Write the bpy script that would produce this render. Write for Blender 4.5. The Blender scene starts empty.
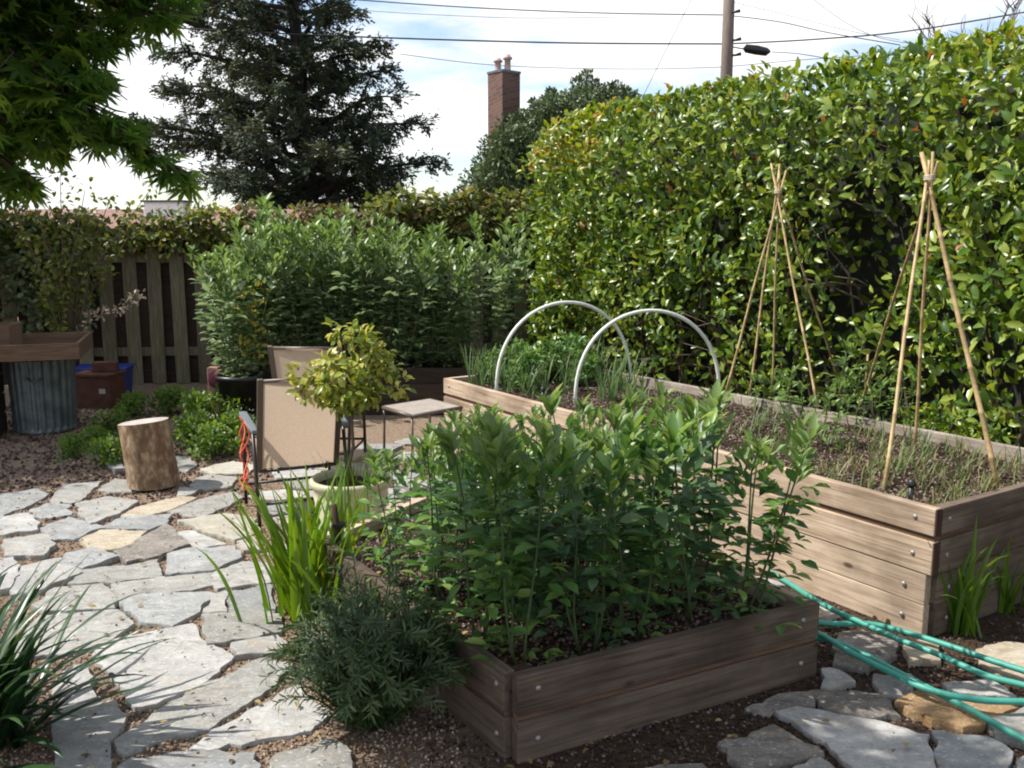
import bpy, bmesh, math, random
import numpy as np
from mathutils import Vector, Matrix, noise as mn
R = math.radians
rng = np.random.default_rng(7)
random.seed(7)
S = bpy.context.scene
COL = S.collection

# ------------------------------------------------------------------ camera
FPX, CAMH, PITCH = 924.0, 1.6, R(9.2)
cam_d = bpy.data.cameras.new('camera'); cam = bpy.data.objects.new('camera', cam_d); COL.objects.link(cam)
cam.location = (0, 0, CAMH); cam.rotation_euler = (R(90) - PITCH, 0, 0)
cam_d.sensor_width = 36; cam_d.lens = FPX / 1024 * 36; cam_d.clip_start = .05; cam_d.clip_end = 3000
S.camera = cam

def ray(u, v):
    x = (u - 512) / FPX; y = -(v - 384) / FPX
    c, s = math.cos(PITCH), math.sin(PITCH)
    return x, c + y * s, -s + y * c
def G(u, v, z=0.0):            # a point on the level z
    d = ray(u, v); t = (z - CAMH) / d[2]
    return Vector((d[0] * t, d[1] * t, z))
def D(u, v, Y):                # a point at the distance Y
    d = ray(u, v); t = Y / d[1]
    return Vector((d[0] * t, Y, CAMH + d[2] * t))

# ------------------------------------------------------------------ scene helpers
def tag(o, label=None, cat=None, group=None, kind=None):
    if label: o['label'] = label
    if cat: o['category'] = cat
    if group: o['group'] = group
    if kind: o['kind'] = kind
    return o
def empty(name, loc=(0, 0, 0), rz=0.0, label=None, cat=None, group=None, kind=None):
    o = bpy.data.objects.new(name, None); COL.objects.link(o)
    o.location = loc; o.rotation_euler = (0, 0, rz); o.empty_display_size = .1
    return tag(o, label, cat, group, kind)
def children(o, _m={}):
    return [c for c in bpy.data.objects if c.parent == o]
def dup(root, loc, rz=0.0, scale=None, label=None, group=None, kids=None):
    r = root.copy(); COL.objects.link(r); r.location = loc; r.rotation_euler = (0, 0, rz)
    if scale: r.scale = scale if hasattr(scale, '__len__') else (scale,) * 3
    if label: r['label'] = label
    if group: r['group'] = group
    for ch in (kids if kids is not None else list(root.children)):
        c = ch.copy(); COL.objects.link(c); c.parent = r
        for g in ch.children:
            d = g.copy(); COL.objects.link(d); d.parent = c
    return r

class MB:
    def __init__(s): s.v = []; s.f = []; s.sm = []
    def add(s, V, F, smooth=False):
        b = len(s.v); s.v.extend([tuple(p) for p in V])
        s.f.extend([tuple(i + b for i in f) for f in F]); s.sm.extend([smooth] * len(F)); return s
    def box(s, c, d, M=None):
        x, y, z = d[0] / 2, d[1] / 2, d[2] / 2
        V = [Vector((sx * x, sy * y, sz * z)) for sx in (-1, 1) for sy in (-1, 1) for sz in (-1, 1)]
        if M is not None: V = [M @ p for p in V]
        V = [p + Vector(c) for p in V]
        return s.add(V, [(0, 1, 3, 2), (4, 6, 7, 5), (0, 4, 5, 1), (2, 3, 7, 6), (0, 2, 6, 4), (1, 5, 7, 3)])
    def tube(s, pts, r, n=8, cap=True):
        pts = [Vector(p) for p in pts]; m = len(pts)
        rs = list(r) if hasattr(r, '__len__') else [r] * m
        V = []; up = Vector((0, 0, 1)); a = None
        for i, p in enumerate(pts):
            t = (pts[min(i + 1, m - 1)] - pts[max(i - 1, 0)])
            if t.length < 1e-9: t = Vector((0, 0, 1))
            t.normalize()
            if a is None:
                a = t.cross(up if abs(t.z) < .9 else Vector((1, 0, 0))).normalized()
            else:
                a = (a - t * a.dot(t)); a = a.normalized() if a.length > 1e-6 else t.orthogonal().normalized()
            b = t.cross(a)
            for k in range(n):
                q = 2 * math.pi * k / n
                V.append(p + (a * math.cos(q) + b * math.sin(q)) * rs[i])
        F = [(i * n + k, i * n + (k + 1) % n, (i + 1) * n + (k + 1) % n, (i + 1) * n + k) for i in range(m - 1) for k in range(n)]
        if cap: F += [tuple(range(n - 1, -1, -1)), tuple((m - 1) * n + k for k in range(n))]
        return s.add(V, F, True)
    def lathe(s, prof, n=32, c=(0, 0, 0), wob=0):
        V = []
        for (r, z) in prof:
            for k in range(n):
                q = 2 * math.pi * k / n
                rr = r * (1 + wob * math.sin(q * 3 + 1) * .6 + wob * math.sin(q * 7))
                V.append((c[0] + rr * math.cos(q), c[1] + rr * math.sin(q), c[2] + z))
        F = [(i * n + k, i * n + (k + 1) % n, (i + 1) * n + (k + 1) % n, (i + 1) * n + k) for i in range(len(prof) - 1) for k in range(n)]
        F += [tuple(range(n - 1, -1, -1)), tuple((len(prof) - 1) * n + k for k in range(n))]
        return s.add(V, F, True)
    def batch(s, tpl, O, Dr, N, sc):
        """many copies of a leaf template: origins, directions, normals, sizes"""
        TV, TF = tpl; TV = np.asarray(TV, float); O = np.asarray(O, float); Dr = np.asarray(Dr, float); N = np.asarray(N, float)
        Dr = Dr / (np.linalg.norm(Dr, axis=1, keepdims=True) + 1e-9)
        X = np.cross(Dr, N); X /= (np.linalg.norm(X, axis=1, keepdims=True) + 1e-9)
        Z = np.cross(X, Dr)
        sc = np.asarray(sc, float)
        if sc.ndim == 0: sc = np.full(len(O), float(sc))
        L = TV[None, :, :] * sc[:, None, None]
        P = O[:, None, :] + L[:, :, 0:1] * X[:, None, :] + L[:, :, 1:2] * Dr[:, None, :] + L[:, :, 2:3] * Z[:, None, :]
        b = len(s.v); k = len(TV)
        s.v.extend(map(tuple, P.reshape(-1, 3).tolist()))
        for i in range(len(O)):
            o = b + i * k
            for f in TF: s.f.append(tuple(o + q for q in f))
        s.sm.extend([True] * (len(O) * len(TF)))
        return s
    def mesh(s, name):
        m = bpy.data.meshes.new(name); m.from_pydata(s.v, [], s.f)
        m.polygons.foreach_set('use_smooth', s.sm); m.update(); return m
def obj(name, mb, mat, parent=None, loc=None, rz=None, bevel=0, **kw):
    m = mb.mesh(name); o = bpy.data.objects.new(name, m); COL.objects.link(o)
    if mat: m.materials.append(mat)
    if parent: o.parent = parent
    if loc is not None: o.location = loc
    if rz is not None: o.rotation_euler = (0, 0, rz)
    if bevel:
        b = o.modifiers.new('b', 'BEVEL'); b.width = bevel; b.segments = 2; b.limit_method = 'ANGLE'
    return tag(o, **kw) if kw else o

# ------------------------------------------------------------------ materials
def mat(name):
    m = bpy.data.materials.new(name); m.use_nodes = True
    nt = m.node_tree; nt.nodes.clear()
    return m, nt, nt.nodes, nt.links
def ramp(nd, stops, interp='LINEAR'):
    r = nd.new('ShaderNodeValToRGB'); r.color_ramp.interpolation = interp
    e = r.color_ramp.elements
    while len(e) < len(stops): e.new(.5)
    for i, (p, c) in enumerate(stops): e[i].position = p; e[i].color = (*c, 1)
    return r
def leaf_mat(name, stops, rough=.45, trans=.35, tcol=1.6, spec=.5, nscale=3.0):
    m, nt, nd, L = mat(name)
    out = nd.new('ShaderNodeOutputMaterial'); g = nd.new('ShaderNodeNewGeometry')
    r = ramp(nd, stops); n = nd.new('ShaderNodeTexNoise'); tc = nd.new('ShaderNodeTexCoord')
    n.inputs['Scale'].default_value = nscale; n.inputs['Detail'].default_value = 2
    L.new(tc.outputs['Object'], n.inputs['Vector'])
    mx = nd.new('ShaderNodeMath'); mx.operation = 'MULTIPLY_ADD'
    L.new(n.outputs['Fac'], mx.inputs[0]); mx.inputs[1].default_value = .7
    m2 = nd.new('ShaderNodeMath'); m2.operation = 'MULTIPLY_ADD'; L.new(g.outputs['Random Per Island'], m2.inputs[0])
    m2.inputs[1].default_value = .75; m2.inputs[2].default_value = -.22; L.new(m2.outputs[0], mx.inputs[2])
    L.new(mx.outputs[0], r.inputs[0])
    p = nd.new('ShaderNodeBsdfPrincipled'); L.new(r.outputs[0], p.inputs['Base Color'])
    p.inputs['Roughness'].default_value = rough; p.inputs['Specular IOR Level'].default_value = spec
    t = nd.new('ShaderNodeBsdfTranslucent')
    hs = nd.new('ShaderNodeHueSaturation'); hs.inputs['Value'].default_value = tcol; hs.inputs['Hue'].default_value = .485; hs.inputs['Saturation'].default_value = 1.1
    L.new(r.outputs[0], hs.inputs['Color']); L.new(hs.outputs[0], t.inputs[0])
    mix = nd.new('ShaderNodeMixShader'); mix.inputs[0].default_value = trans
    L.new(p.outputs[0], mix.inputs[1]); L.new(t.outputs[0], mix.inputs[2]); L.new(mix.outputs[0], out.inputs[0])
    return m
def surf_mat(name, stops, scale=8, stretch=(1, 1, 1), rough=.8, bump=.3, bscale=None, detail=6, rnd=.25, metal=0, spec=.3, bdist=.01, extra=None):
    m, nt, nd, L = mat(name)
    out = nd.new('ShaderNodeOutputMaterial'); tc = nd.new('ShaderNodeTexCoord'); mp = nd.new('ShaderNodeMapping')
    oi = nd.new('ShaderNodeObjectInfo')
    ad = nd.new('ShaderNodeVectorMath'); ad.operation = 'ADD'
    sc = nd.new('ShaderNodeVectorMath'); sc.operation = 'SCALE'; sc.inputs['Scale'].default_value = 37.0
    cb = nd.new('ShaderNodeCombineXYZ')
    for i in range(3): L.new(oi.outputs['Random'], cb.inputs[i])
    L.new(cb.outputs[0], sc.inputs[0]); L.new(tc.outputs['Object'], ad.inputs[0]); L.new(sc.outputs[0], ad.inputs[1])
    mp.inputs['Scale'].default_value = stretch; L.new(ad.outputs[0], mp.inputs[0])
    n = nd.new('ShaderNodeTexNoise'); n.inputs['Scale'].default_value = scale; n.inputs['Detail'].default_value = detail; n.inputs['Roughness'].default_value = .65
    L.new(mp.outputs[0], n.inputs['Vector'])
    # per object shift
    a = nd.new('ShaderNodeMath'); a.operation = 'MULTIPLY_ADD'; L.new(oi.outputs['Random'], a.inputs[0]); a.inputs[1].default_value = rnd; a.inputs[2].default_value = -rnd / 2
    b = nd.new('ShaderNodeMath'); b.operation = 'ADD'; L.new(a.outputs[0], b.inputs[0]); L.new(n.outputs['Fac'], b.inputs[1])
    r = ramp(nd, stops); L.new(b.outputs[0], r.inputs[0])
    col = r.outputs[0]
    if extra: col = extra(nd, L, mp, ad, col)
    p = nd.new('ShaderNodeBsdfPrincipled'); L.new(col, p.inputs['Base Color'])
    p.inputs['Roughness'].default_value = rough; p.inputs['Metallic'].default_value = metal; p.inputs['Specular IOR Level'].default_value = spec
    if bump:
        n2 = nd.new('ShaderNodeTexNoise'); n2.inputs['Scale'].default_value = bscale or scale * 2; n2.inputs['Detail'].default_value = 8; n2.inputs['Roughness'].default_value = .7
        L.new(mp.outputs[0], n2.inputs['Vector'])
        bp = nd.new('ShaderNodeBump'); bp.inputs['Strength'].default_value = bump; bp.inputs['Distance'].default_value = bdist
        L.new(n2.outputs['Fac'], bp.inputs['Height']); L.new(bp.outputs[0], p.inputs['Normal'])
    L.new(p.outputs[0], out.inputs[0]); return m
def plain(name, c, rough=.5, metal=0, spec=.5):
    return surf_mat(name, [(.3, tuple(x * .85 for x in c)), (.7, tuple(min(1, x * 1.12) for x in c))], scale=30, rough=rough, metal=metal, bump=.1, spec=spec, rnd=.1, bdist=.002)

def knots(col2):
    def f(nd, L, mp, ad, col):
        vo = nd.new('ShaderNodeTexVoronoi'); vo.inputs['Scale'].default_value = 1.0
        m2 = nd.new('ShaderNodeMapping'); m2.inputs['Scale'].default_value = (3.4, 8, 8); L.new(ad.outputs[0], m2.inputs[0]); L.new(m2.outputs[0], vo.inputs['Vector'])
        r = ramp(nd, [(.0, (1, 1, 1)), (.07, (.8, .8, .8)), (.12, (0, 0, 0))]); L.new(vo.outputs['Distance'], r.inputs[0])
        mx = nd.new('ShaderNodeMix'); mx.data_type = 'RGBA'; L.new(r.outputs[0], mx.inputs[0]); L.new(col, mx.inputs[6]); mx.inputs[7].default_value = (*col2, 1)
        # weather stains
        n = nd.new('ShaderNodeTexNoise'); n.inputs['Scale'].default_value = 3.5; n.inputs['Detail'].default_value = 5; L.new(ad.outputs[0], n.inputs['Vector'])
        r2 = ramp(nd, [(.42, (1, 1, 1)), (.66, (.5, .47, .45))]); L.new(n.outputs['Fac'], r2.inputs[0])
        m3 = nd.new('ShaderNodeMix'); m3.data_type = 'RGBA'; m3.blend_type = 'MULTIPLY'; m3.inputs[0].default_value = .8
        L.new(mx.outputs[2], m3.inputs[6]); L.new(r2.outputs[0], m3.inputs[7])
        mg = nd.new('ShaderNodeMapping'); mg.inputs['Scale'].default_value = (1.6, 75, 75); L.new(ad.outputs[0], mg.inputs[0])
        ng = nd.new('ShaderNodeTexNoise'); ng.inputs['Scale'].default_value = 1.6; ng.inputs['Detail'].default_value = 4; ng.inputs['Distortion'].default_value = .4; L.new(mg.outputs[0], ng.inputs['Vector'])
        rg = ramp(nd, [(.34, (.62, .58, .55)), (.46, (.95, .95, .95)), (.7, (1.08, 1.08, 1.08))]); L.new(ng.outputs['Fac'], rg.inputs[0])
        m4 = nd.new('ShaderNodeMix'); m4.data_type = 'RGBA'; m4.blend_type = 'MULTIPLY'; m4.inputs[0].default_value = .85
        L.new(m3.outputs[2], m4.inputs[6]); L.new(rg.outputs[0], m4.inputs[7])
        return m4.outputs[2]
    return f
def speck(dark, amount=.5, scale=90):
    def f(nd, L, mp, ad, col):
        n = nd.new('ShaderNodeTexNoise'); n.inputs['Scale'].default_value = scale; n.inputs['Detail'].default_value = 4; L.new(mp.outputs[0], n.inputs['Vector'])
        r = ramp(nd, [(.42, (0, 0, 0)), (.62, (1, 1, 1))]); L.new(n.outputs['Fac'], r.inputs[0])
        n3 = nd.new('ShaderNodeTexNoise'); n3.inputs['Scale'].default_value = 5; n3.inputs['Detail'].default_value = 6; L.new(mp.outputs[0], n3.inputs['Vector'])
        r3 = ramp(nd, [(.5, (0, 0, 0)), (.75, (1, 1, 1))]); L.new(n3.outputs['Fac'], r3.inputs[0])
        am = nd.new('ShaderNodeMath'); am.operation = 'MULTIPLY'; L.new(r.outputs[0], am.inputs[0]); am.inputs[1].default_value = amount
        mx = nd.new('ShaderNodeMix'); mx.data_type = 'RGBA'; L.new(am.outputs[0], mx.inputs[0]); L.new(col, mx.inputs[6]); mx.inputs[7].default_value = (*dark, 1)
        am2 = nd.new('ShaderNodeMath'); am2.operation = 'MULTIPLY'; L.new(r3.outputs[0], am2.inputs[0]); am2.inputs[1].default_value = .45
        mx2 = nd.new('ShaderNodeMix'); mx2.data_type = 'RGBA'; L.new(am2.outputs[0], mx2.inputs[0]); L.new(mx.outputs[2], mx2.inputs[6]); mx2.inputs[7].default_value = (dark[0] * .8, dark[1] * .7, dark[2] * .6, 1)
        return mx2.outputs[2]
    return f

M = {}
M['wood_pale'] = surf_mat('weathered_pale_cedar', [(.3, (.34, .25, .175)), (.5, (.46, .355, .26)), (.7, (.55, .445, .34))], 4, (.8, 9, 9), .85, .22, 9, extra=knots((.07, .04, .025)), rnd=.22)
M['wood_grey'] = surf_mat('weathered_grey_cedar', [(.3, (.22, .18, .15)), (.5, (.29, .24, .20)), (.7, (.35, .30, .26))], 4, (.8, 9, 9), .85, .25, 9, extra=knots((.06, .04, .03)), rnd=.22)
M['wood_dark'] = surf_mat('shaded_cedar', [(.3, (.085, .060, .043)), (.5, (.13, .094, .07)), (.7, (.175, .132, .10))], 4, (.8, 9, 9), .85, .25, 9, extra=knots((.04, .025, .02)), rnd=.2)  # darker copy of the cedar, shade put into its colour
M['wood_red'] = surf_mat('fresh_cedar_edge', [(.3, (.08, .045, .028)), (.7, (.16, .095, .06))], 6, (1.5, 12, 12), .85, .3)
M['post'] = surf_mat('dark_post', [(.3, (.035, .018, .012)), (.7, (.075, .04, .028))], 8, (10, 10, 1), .85, .3)
M['picket'] = surf_mat('mossy_fence_wood', [(.3, (.10, .088, .055)), (.55, (.165, .145, .095)), (.75, (.22, .20, .14))], 4, (14, 14, 1.5), .9, .4, 8, rnd=.3)
M['bolt'] = plain('galvanised_bolt', (.30, .29, .28), .5, .6)
M['soil'] = surf_mat('dark_soil', [(.3, (.028, .018, .012)), (.7, (.085, .058, .04))], 14, rough=.95, bump=.9, bscale=60, bdist=.03, spec=.1)
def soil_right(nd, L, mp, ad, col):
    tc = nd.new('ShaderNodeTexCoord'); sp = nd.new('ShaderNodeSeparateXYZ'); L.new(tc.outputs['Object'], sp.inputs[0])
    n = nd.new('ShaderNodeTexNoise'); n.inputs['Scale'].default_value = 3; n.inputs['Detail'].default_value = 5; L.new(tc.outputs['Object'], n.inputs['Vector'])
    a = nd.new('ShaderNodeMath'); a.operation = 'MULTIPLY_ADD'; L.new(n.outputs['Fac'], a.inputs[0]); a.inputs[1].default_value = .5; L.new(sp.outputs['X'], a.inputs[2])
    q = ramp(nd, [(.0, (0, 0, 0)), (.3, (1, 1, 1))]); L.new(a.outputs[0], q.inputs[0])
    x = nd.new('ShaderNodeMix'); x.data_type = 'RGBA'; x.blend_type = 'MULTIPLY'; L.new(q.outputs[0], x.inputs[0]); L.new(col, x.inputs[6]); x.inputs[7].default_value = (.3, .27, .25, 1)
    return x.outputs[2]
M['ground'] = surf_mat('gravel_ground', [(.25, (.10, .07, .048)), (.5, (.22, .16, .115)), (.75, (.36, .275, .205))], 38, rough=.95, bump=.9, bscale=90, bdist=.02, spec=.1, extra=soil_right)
M['mulch'] = surf_mat('mulch_chip', [(.3, (.06, .04, .032)), (.5, (.14, .095, .08)), (.7, (.26, .19, .165))], 25, rough=.9, bump=.2, rnd=.2)
M['metal_dark'] = plain('dark_bronze_metal', (.022, .016, .014), .4, .3)
M['metal_brown'] = plain('brown_metal_frame', (.10, .075, .06), .45, .2)
M['plastic_grey'] = plain('grey_arm_plastic', (.13, .14, .155), .4)
M['plastic_black'] = plain('black_plastic', (.012, .012, .013), .4)
M['pvc'] = plain('white_pipe', (.62, .64, .58), .4)
M['rope'] = plain('orange_cord', (.62, .10, .035), .7)
M['zinc'] = surf_mat('dull_zinc', [(.3, (.06, .075, .08)), (.7, (.15, .175, .18))], 9, (1, 1, 1), .5, .2, metal=.5, rnd=.05)
M['blue'] = plain('blue_plastic', (.012, .035, .22), .5)
M['rust'] = surf_mat('rust_red_paint', [(.3, (.045, .018, .012)), (.7, (.11, .042, .026))], 12, rough=.7, bump=.2)
M['white'] = plain('white_paint', (.72, .72, .7), .6)
M['label'] = plain('label_paper', (.4, .38, .34), .7)
M['maroon'] = plain('maroon_cloth', (.16, .03, .05), .8)
M['wrap'] = plain('pale_wrap', (.36, .2, .15), .8)

def sling_mat():
    m, nt, nd, L = mat('tan_sling_fabric')
    out = nd.new('ShaderNodeOutputMaterial'); tc = nd.new('ShaderNodeTexCoord')
    w = nd.new('ShaderNodeTexNoise'); w.inputs['Scale'].default_value = 180; L.new(tc.outputs['Object'], w.inputs['Vector'])
    r = ramp(nd, [(.35, (.50, .38, .285)), (.65, (.60, .475, .36))]); L.new(w.outputs['Fac'], r.inputs[0])
    p = nd.new('ShaderNodeBsdfPrincipled'); p.inputs['Roughness'].default_value = .8; p.inputs['Specular IOR Level'].default_value = .2
    L.new(r.outputs[0], p.inputs['Base Color']); t = nd.new('ShaderNodeBsdfTranslucent'); L.new(r.outputs[0], t.inputs[0])
    mx = nd.new('ShaderNodeMixShader'); mx.inputs[0].default_value = .5; L.new(p.outputs[0], mx.inputs[1]); L.new(t.outputs[0], mx.inputs[2]); L.new(mx.outputs[0], out.inputs[0])
    return m
M['sling'] = sling_mat()
def stonex(dark, am):
    def f(nd, L, mp, ad, col):
        def nz(scale, det, lo, hi, ro=.6, dist=0):
            n = nd.new('ShaderNodeTexNoise'); n.inputs['Scale'].default_value = scale; n.inputs['Detail'].default_value = det; n.inputs['Roughness'].default_value = ro; n.inputs['Distortion'].default_value = dist
            L.new(mp.outputs[0], n.inputs['Vector']); q = ramp(nd, [(lo, (0, 0, 0)), (hi, (1, 1, 1))]); L.new(n.outputs['Fac'], q.inputs[0]); return q.outputs[0]
        def mix(c, fac, k, c2):
            m_ = nd.new('ShaderNodeMath'); m_.operation = 'MULTIPLY'; L.new(fac, m_.inputs[0]); m_.inputs[1].default_value = k
            x = nd.new('ShaderNodeMix'); x.data_type = 'RGBA'; L.new(m_.outputs[0], x.inputs[0]); L.new(c, x.inputs[6]); x.inputs[7].default_value = (*c2, 1); return x.outputs[2]
        c = mix(col, nz(95, 3, .46, .60, .8), am, dark)                       # fine dark grains
        c = mix(c, nz(9, 8, .47, .62, .75, .8), .75, tuple(q * .95 for q in dark)) # ragged grey veils
        c = mix(c, nz(5, 6, .55, .70, .6, 1.2), .35, (.36, .27, .17))         # rusty soil stain
        c = mix(c, nz(60, 2, .60, .68), .5, (.62, .61, .58))                  # pale crystals
        return c
    return f
def stone(name, a, b, c, dark=(.2, .19, .18), am=.35, rough=.78):
    return surf_mat(name, [(.3, a), (.5, b), (.72, c)], 6, (1, 1.8, 1), rough, .8, 22, extra=stonex(dark, am), rnd=.3, bdist=.018)
M['st_grey'] = stone('grey_flagstone', (.225, .22, .20), (.31, .305, .28), (.40, .39, .365))
M['st_blue'] = stone('bluish_flagstone', (.21, .22, .22), (.29, .30, .30), (.38, .39, .385))
M['st_white'] = stone('whitish_flagstone', (.30, .295, .28), (.39, .38, .365), (.50, .49, .465), (.25, .245, .235))
M['st_cream'] = stone('cream_flagstone', (.32, .305, .255), (.42, .40, .34), (.5, .48, .41), (.35, .31, .24), .2)
M['st_sand'] = stone('sandy_flagstone', (.29, .245, .18), (.39, .33, .245), (.46, .41, .32), (.28, .22, .15), .25)
M['st_ochre'] = stone('ochre_flagstone', (.30, .18, .08), (.42, .27, .13), (.5, .35, .19), (.22, .14, .08), .3)
M['st_brown'] = stone('brownish_flagstone', (.13, .11, .09), (.2, .175, .15), (.28, .25, .22), (.09, .08, .07), .4)
M['bark'] = surf_mat('rough_bark', [(.3, (.05, .035, .022)), (.7, (.13, .10, .07))], 10, (1, 1, .25), .95, .9, 20, bdist=.02)
M['stump_bark'] = surf_mat('peeled_stump_bark', [(.3, (.22, .13, .075)), (.45, (.44, .32, .20)), (.65, (.56, .47, .34))], 11, (1.6, 1.6, .8), .9, 1.0, 24, bdist=.03, extra=speck((.12, .075, .045), .6, 26))
M['bark_dark'] = surf_mat('dark_bark', [(.3, (.02, .018, .018)), (.7, (.055, .045, .04))], 10, (1, 1, .25), .95, .9, 20, bdist=.02)
M['cut_wood'] = surf_mat('sawn_grey_wood', [(.3, (.22, .18, .155)), (.7, (.42, .37, .33))], 12, rough=.85, bump=.4)
M['bamboo'] = surf_mat('bamboo_cane', [(.3, (.26, .17, .075)), (.7, (.46, .34, .17))], 6, (1, 1, 4), .55, .2, spec=.4)
M['twine'] = plain('pale_twine', (.5, .45, .36), .9)
M['hose'] = plain('green_hose', (.042, .25, .19), .5)
M['glaze'] = surf_mat('cream_glazed_pot', [(.3, (.36, .35, .22)), (.7, (.5, .48, .33))], 5, rough=.4, bump=.2, rnd=.1)
M['stem'] = plain('green_stem', (.05, .085, .025), .6)
M['twig'] = plain('brown_twig', (.11, .08, .055), .9)
M['twig_shade'] = plain('dark_twig_shade', (.014, .015, .010), .9)  # near-black, shade inside the hedge put into the colour

lm = leaf_mat
M['laurel'] = lm('laurel_leaf', [(0, (.03, .07, .010)), (.3, (.065, .13, .015)), (.5, (.13, .20, .024)), (.75, (.21, .28, .035)), (1, (.38, .39, .09))], .34, .27, 1.6, .5, 1.3)
M['laurel_new'] = lm('laurel_new_leaf', [(0, (.10, .18, .02)), (.45, (.24, .29, .035)), (.75, (.38, .34, .06)), (1, (.42, .17, .05))], .35, .4, 1.4)
M['laurel_red'] = lm('laurel_dead_leaf', [(0, (.25, .07, .03)), (1, (.42, .17, .06))], .5, .3, 1.2)
M['bean'] = lm('bean_leaf', [(0, (.035, .09, .024)), (.45, (.075, .165, .036)), (.75, (.14, .24, .05)), (.92, (.24, .32, .07)), (1, (.42, .38, .08))], .42, .33, 1.6, .6)
M['bean_dark'] = lm('bean_leaf_bluegreen', [(0, (.025, .07, .024)), (.5, (.062, .13, .05)), (1, (.13, .20, .085))], .42, .3, 1.5, .6)
M['bean_back'] = lm('tall_bean_leaf', [(0, (.07, .125, .05)), (.45, (.14, .215, .09)), (.75, (.23, .31, .15)), (1, (.36, .42, .25))], .36, .40, 1.4, .6, .9)
M['bean_tip'] = lm('bean_tip_leaf', [(0, (.08, .15, .04)), (.5, (.13, .21, .055)), (1, (.22, .30, .10))], .4, .4, 1.5)
M['yellow_leaf'] = lm('yellowing_leaf', [(0, (.16, .2, .03)), (.6, (.36, .34, .05)), (1, (.5, .36, .06))], .4, .4, 1.4)
M['citrus'] = lm('small_tree_leaf', [(0, (.06, .11, .014)), (.35, (.15, .21, .03)), (.65, (.33, .35, .06)), (1, (.56, .50, .14))], .35, .35, 1.4)
M['maple'] = lm('maple_leaf', [(0, (.03, .07, .015)), (.5, (.07, .145, .025)), (.85, (.14, .22, .04)), (1, (.22, .24, .06))], .5, .5, 2.1, .3)
M['conifer'] = lm('conifer_needles', [(0, (.022, .038, .028)), (.5, (.045, .066, .042)), (.75, (.085, .10, .045)), (1, (.14, .14, .055))], .6, .15, 1.2, .25, .35)
M['ivy'] = lm('ivy_leaf', [(0, (.04, .07, .028)), (.5, (.085, .125, .05)), (1, (.14, .18, .08))], .45, .15, 1.3, .4)
M['vine'] = lm('vine_leaf', [(0, (.04, .07, .012)), (.5, (.11, .145, .025)), (.85, (.22, .23, .045)), (1, (.25, .13, .05))], .5, .35, 1.5)
M['vine_red'] = lm('reddish_vine_leaf', [(0, (.05, .06, .02)), (.5, (.12, .11, .04)), (1, (.24, .13, .07))], .5, .3, 1.4)
M['herb'] = lm('herb_leaf', [(0, (.045, .10, .016)), (.5, (.10, .19, .025)), (1, (.20, .28, .05))], .5, .4, 1.5)
M['blade'] = lm('bright_blade_leaf', [(0, (.05, .12, .014)), (.5, (.11, .21, .022)), (.85, (.20, .29, .03)), (1, (.42, .36, .05))], .38, .42, 1.5, .5)
M['blade_dark'] = lm('dark_strap_leaf', [(0, (.012, .034, .014)), (.5, (.024, .06, .02)), (1, (.045, .09, .026))], .35, .25, 1.5, .5)
M['rosemary'] = lm('narrow_greygreen_leaf', [(0, (.02, .045, .016)), (.5, (.045, .085, .026)), (1, (.10, .14, .05))], .5, .25, 1.3)
M['onion'] = lm('onion_leaf', [(0, (.06, .13, .05)), (.5, (.11, .19, .06)), (1, (.26, .29, .12))], .45, .35, 1.3)
M['straw'] = lm('dry_grass', [(0, (.09, .14, .04)), (.5, (.17, .20, .07)), (1, (.38, .31, .15))], .7, .35, 1.2)
M['flower'] = lm('pale_flower', [(0, (.5, .42, .42)), (1, (.75, .7, .66))], .6, .4, 1.0)

# ------------------------------------------------------------------ leaf templates (x wide, y along, z up)
def oval(w=.36, fold=.06, droop=.12, base=.3):
    return ([(0, 0, 0), (-w * .5, base, fold), (0, base, 0), (w * .5, base, fold), (-w * .46, .68, fold - droop * .3), (0, .68, -droop * .4), (w * .46, .68, fold - droop * .3), (0, 1, -droop)],
            [(0, 2, 1), (0, 3, 2), (1, 2, 5, 4), (2, 3, 6, 5), (4, 5, 7), (5, 6, 7)])
LAUREL = oval(.42, .07, .16, .32)
BEANL = oval(.42, .07, .16, .38)
TIPL = oval(.30, .08, .10, .4)
SMALL = ([(0, 0, 0), (-.28, .5, .06), (0, 1, -.1), (.28, .5, .06)], [(0, 3, 2, 1)])
NEEDLE = ([(0, 0, 0), (-.09, .5, 0), (0, 1, -.05), (.09, .5, 0)], [(0, 3, 2, 1)])
SPRAY = ([(0, 0, 0), (-.22, .35, -.02), (-.08, .5, .02), (-.16, .8, -.03), (0, 1, -.1), (.14, .85, -.03), (.08, .5, .02), (.24, .4, -.02)], [(0, 7, 6, 2, 1), (2, 6, 5, 4, 3)])
def maple_tpl():
    V = [(0, 0, 0)]; F = []
    for i, (a, l) in enumerate([(-115, .5), (-70, .78), (-33, .95), (0, 1.05), (33, .95), (70, .78), (115, .5)]):
        a = R(a); d = (math.sin(a), math.cos(a)); n = (d[1], -d[0]); w = .115
        b = len(V)
        V += [(d[0] * l * .45 - n[0] * w, d[1] * l * .45 - n[1] * w, -.02), (d[0] * l, d[1] * l, -.16 * l), (d[0] * l * .45 + n[0] * w, d[1] * l * .45 + n[1] * w, -.02)]
        F.append((0, b + 2, b + 1, b))
    return V, F
MAPLE = maple_tpl()

def unit(a): return a / (np.linalg.norm(a, axis=-1, keepdims=True) + 1e-9)
def rdir(n, up=0.0, flat=1.0):
    a = rng.normal(size=(n, 3)); a[:, 2] = a[:, 2] * flat + up; return unit(a)
def fbm(p, s): return mn.noise(Vector((p[0] * s, p[1] * s, p[2] * s)))

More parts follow.
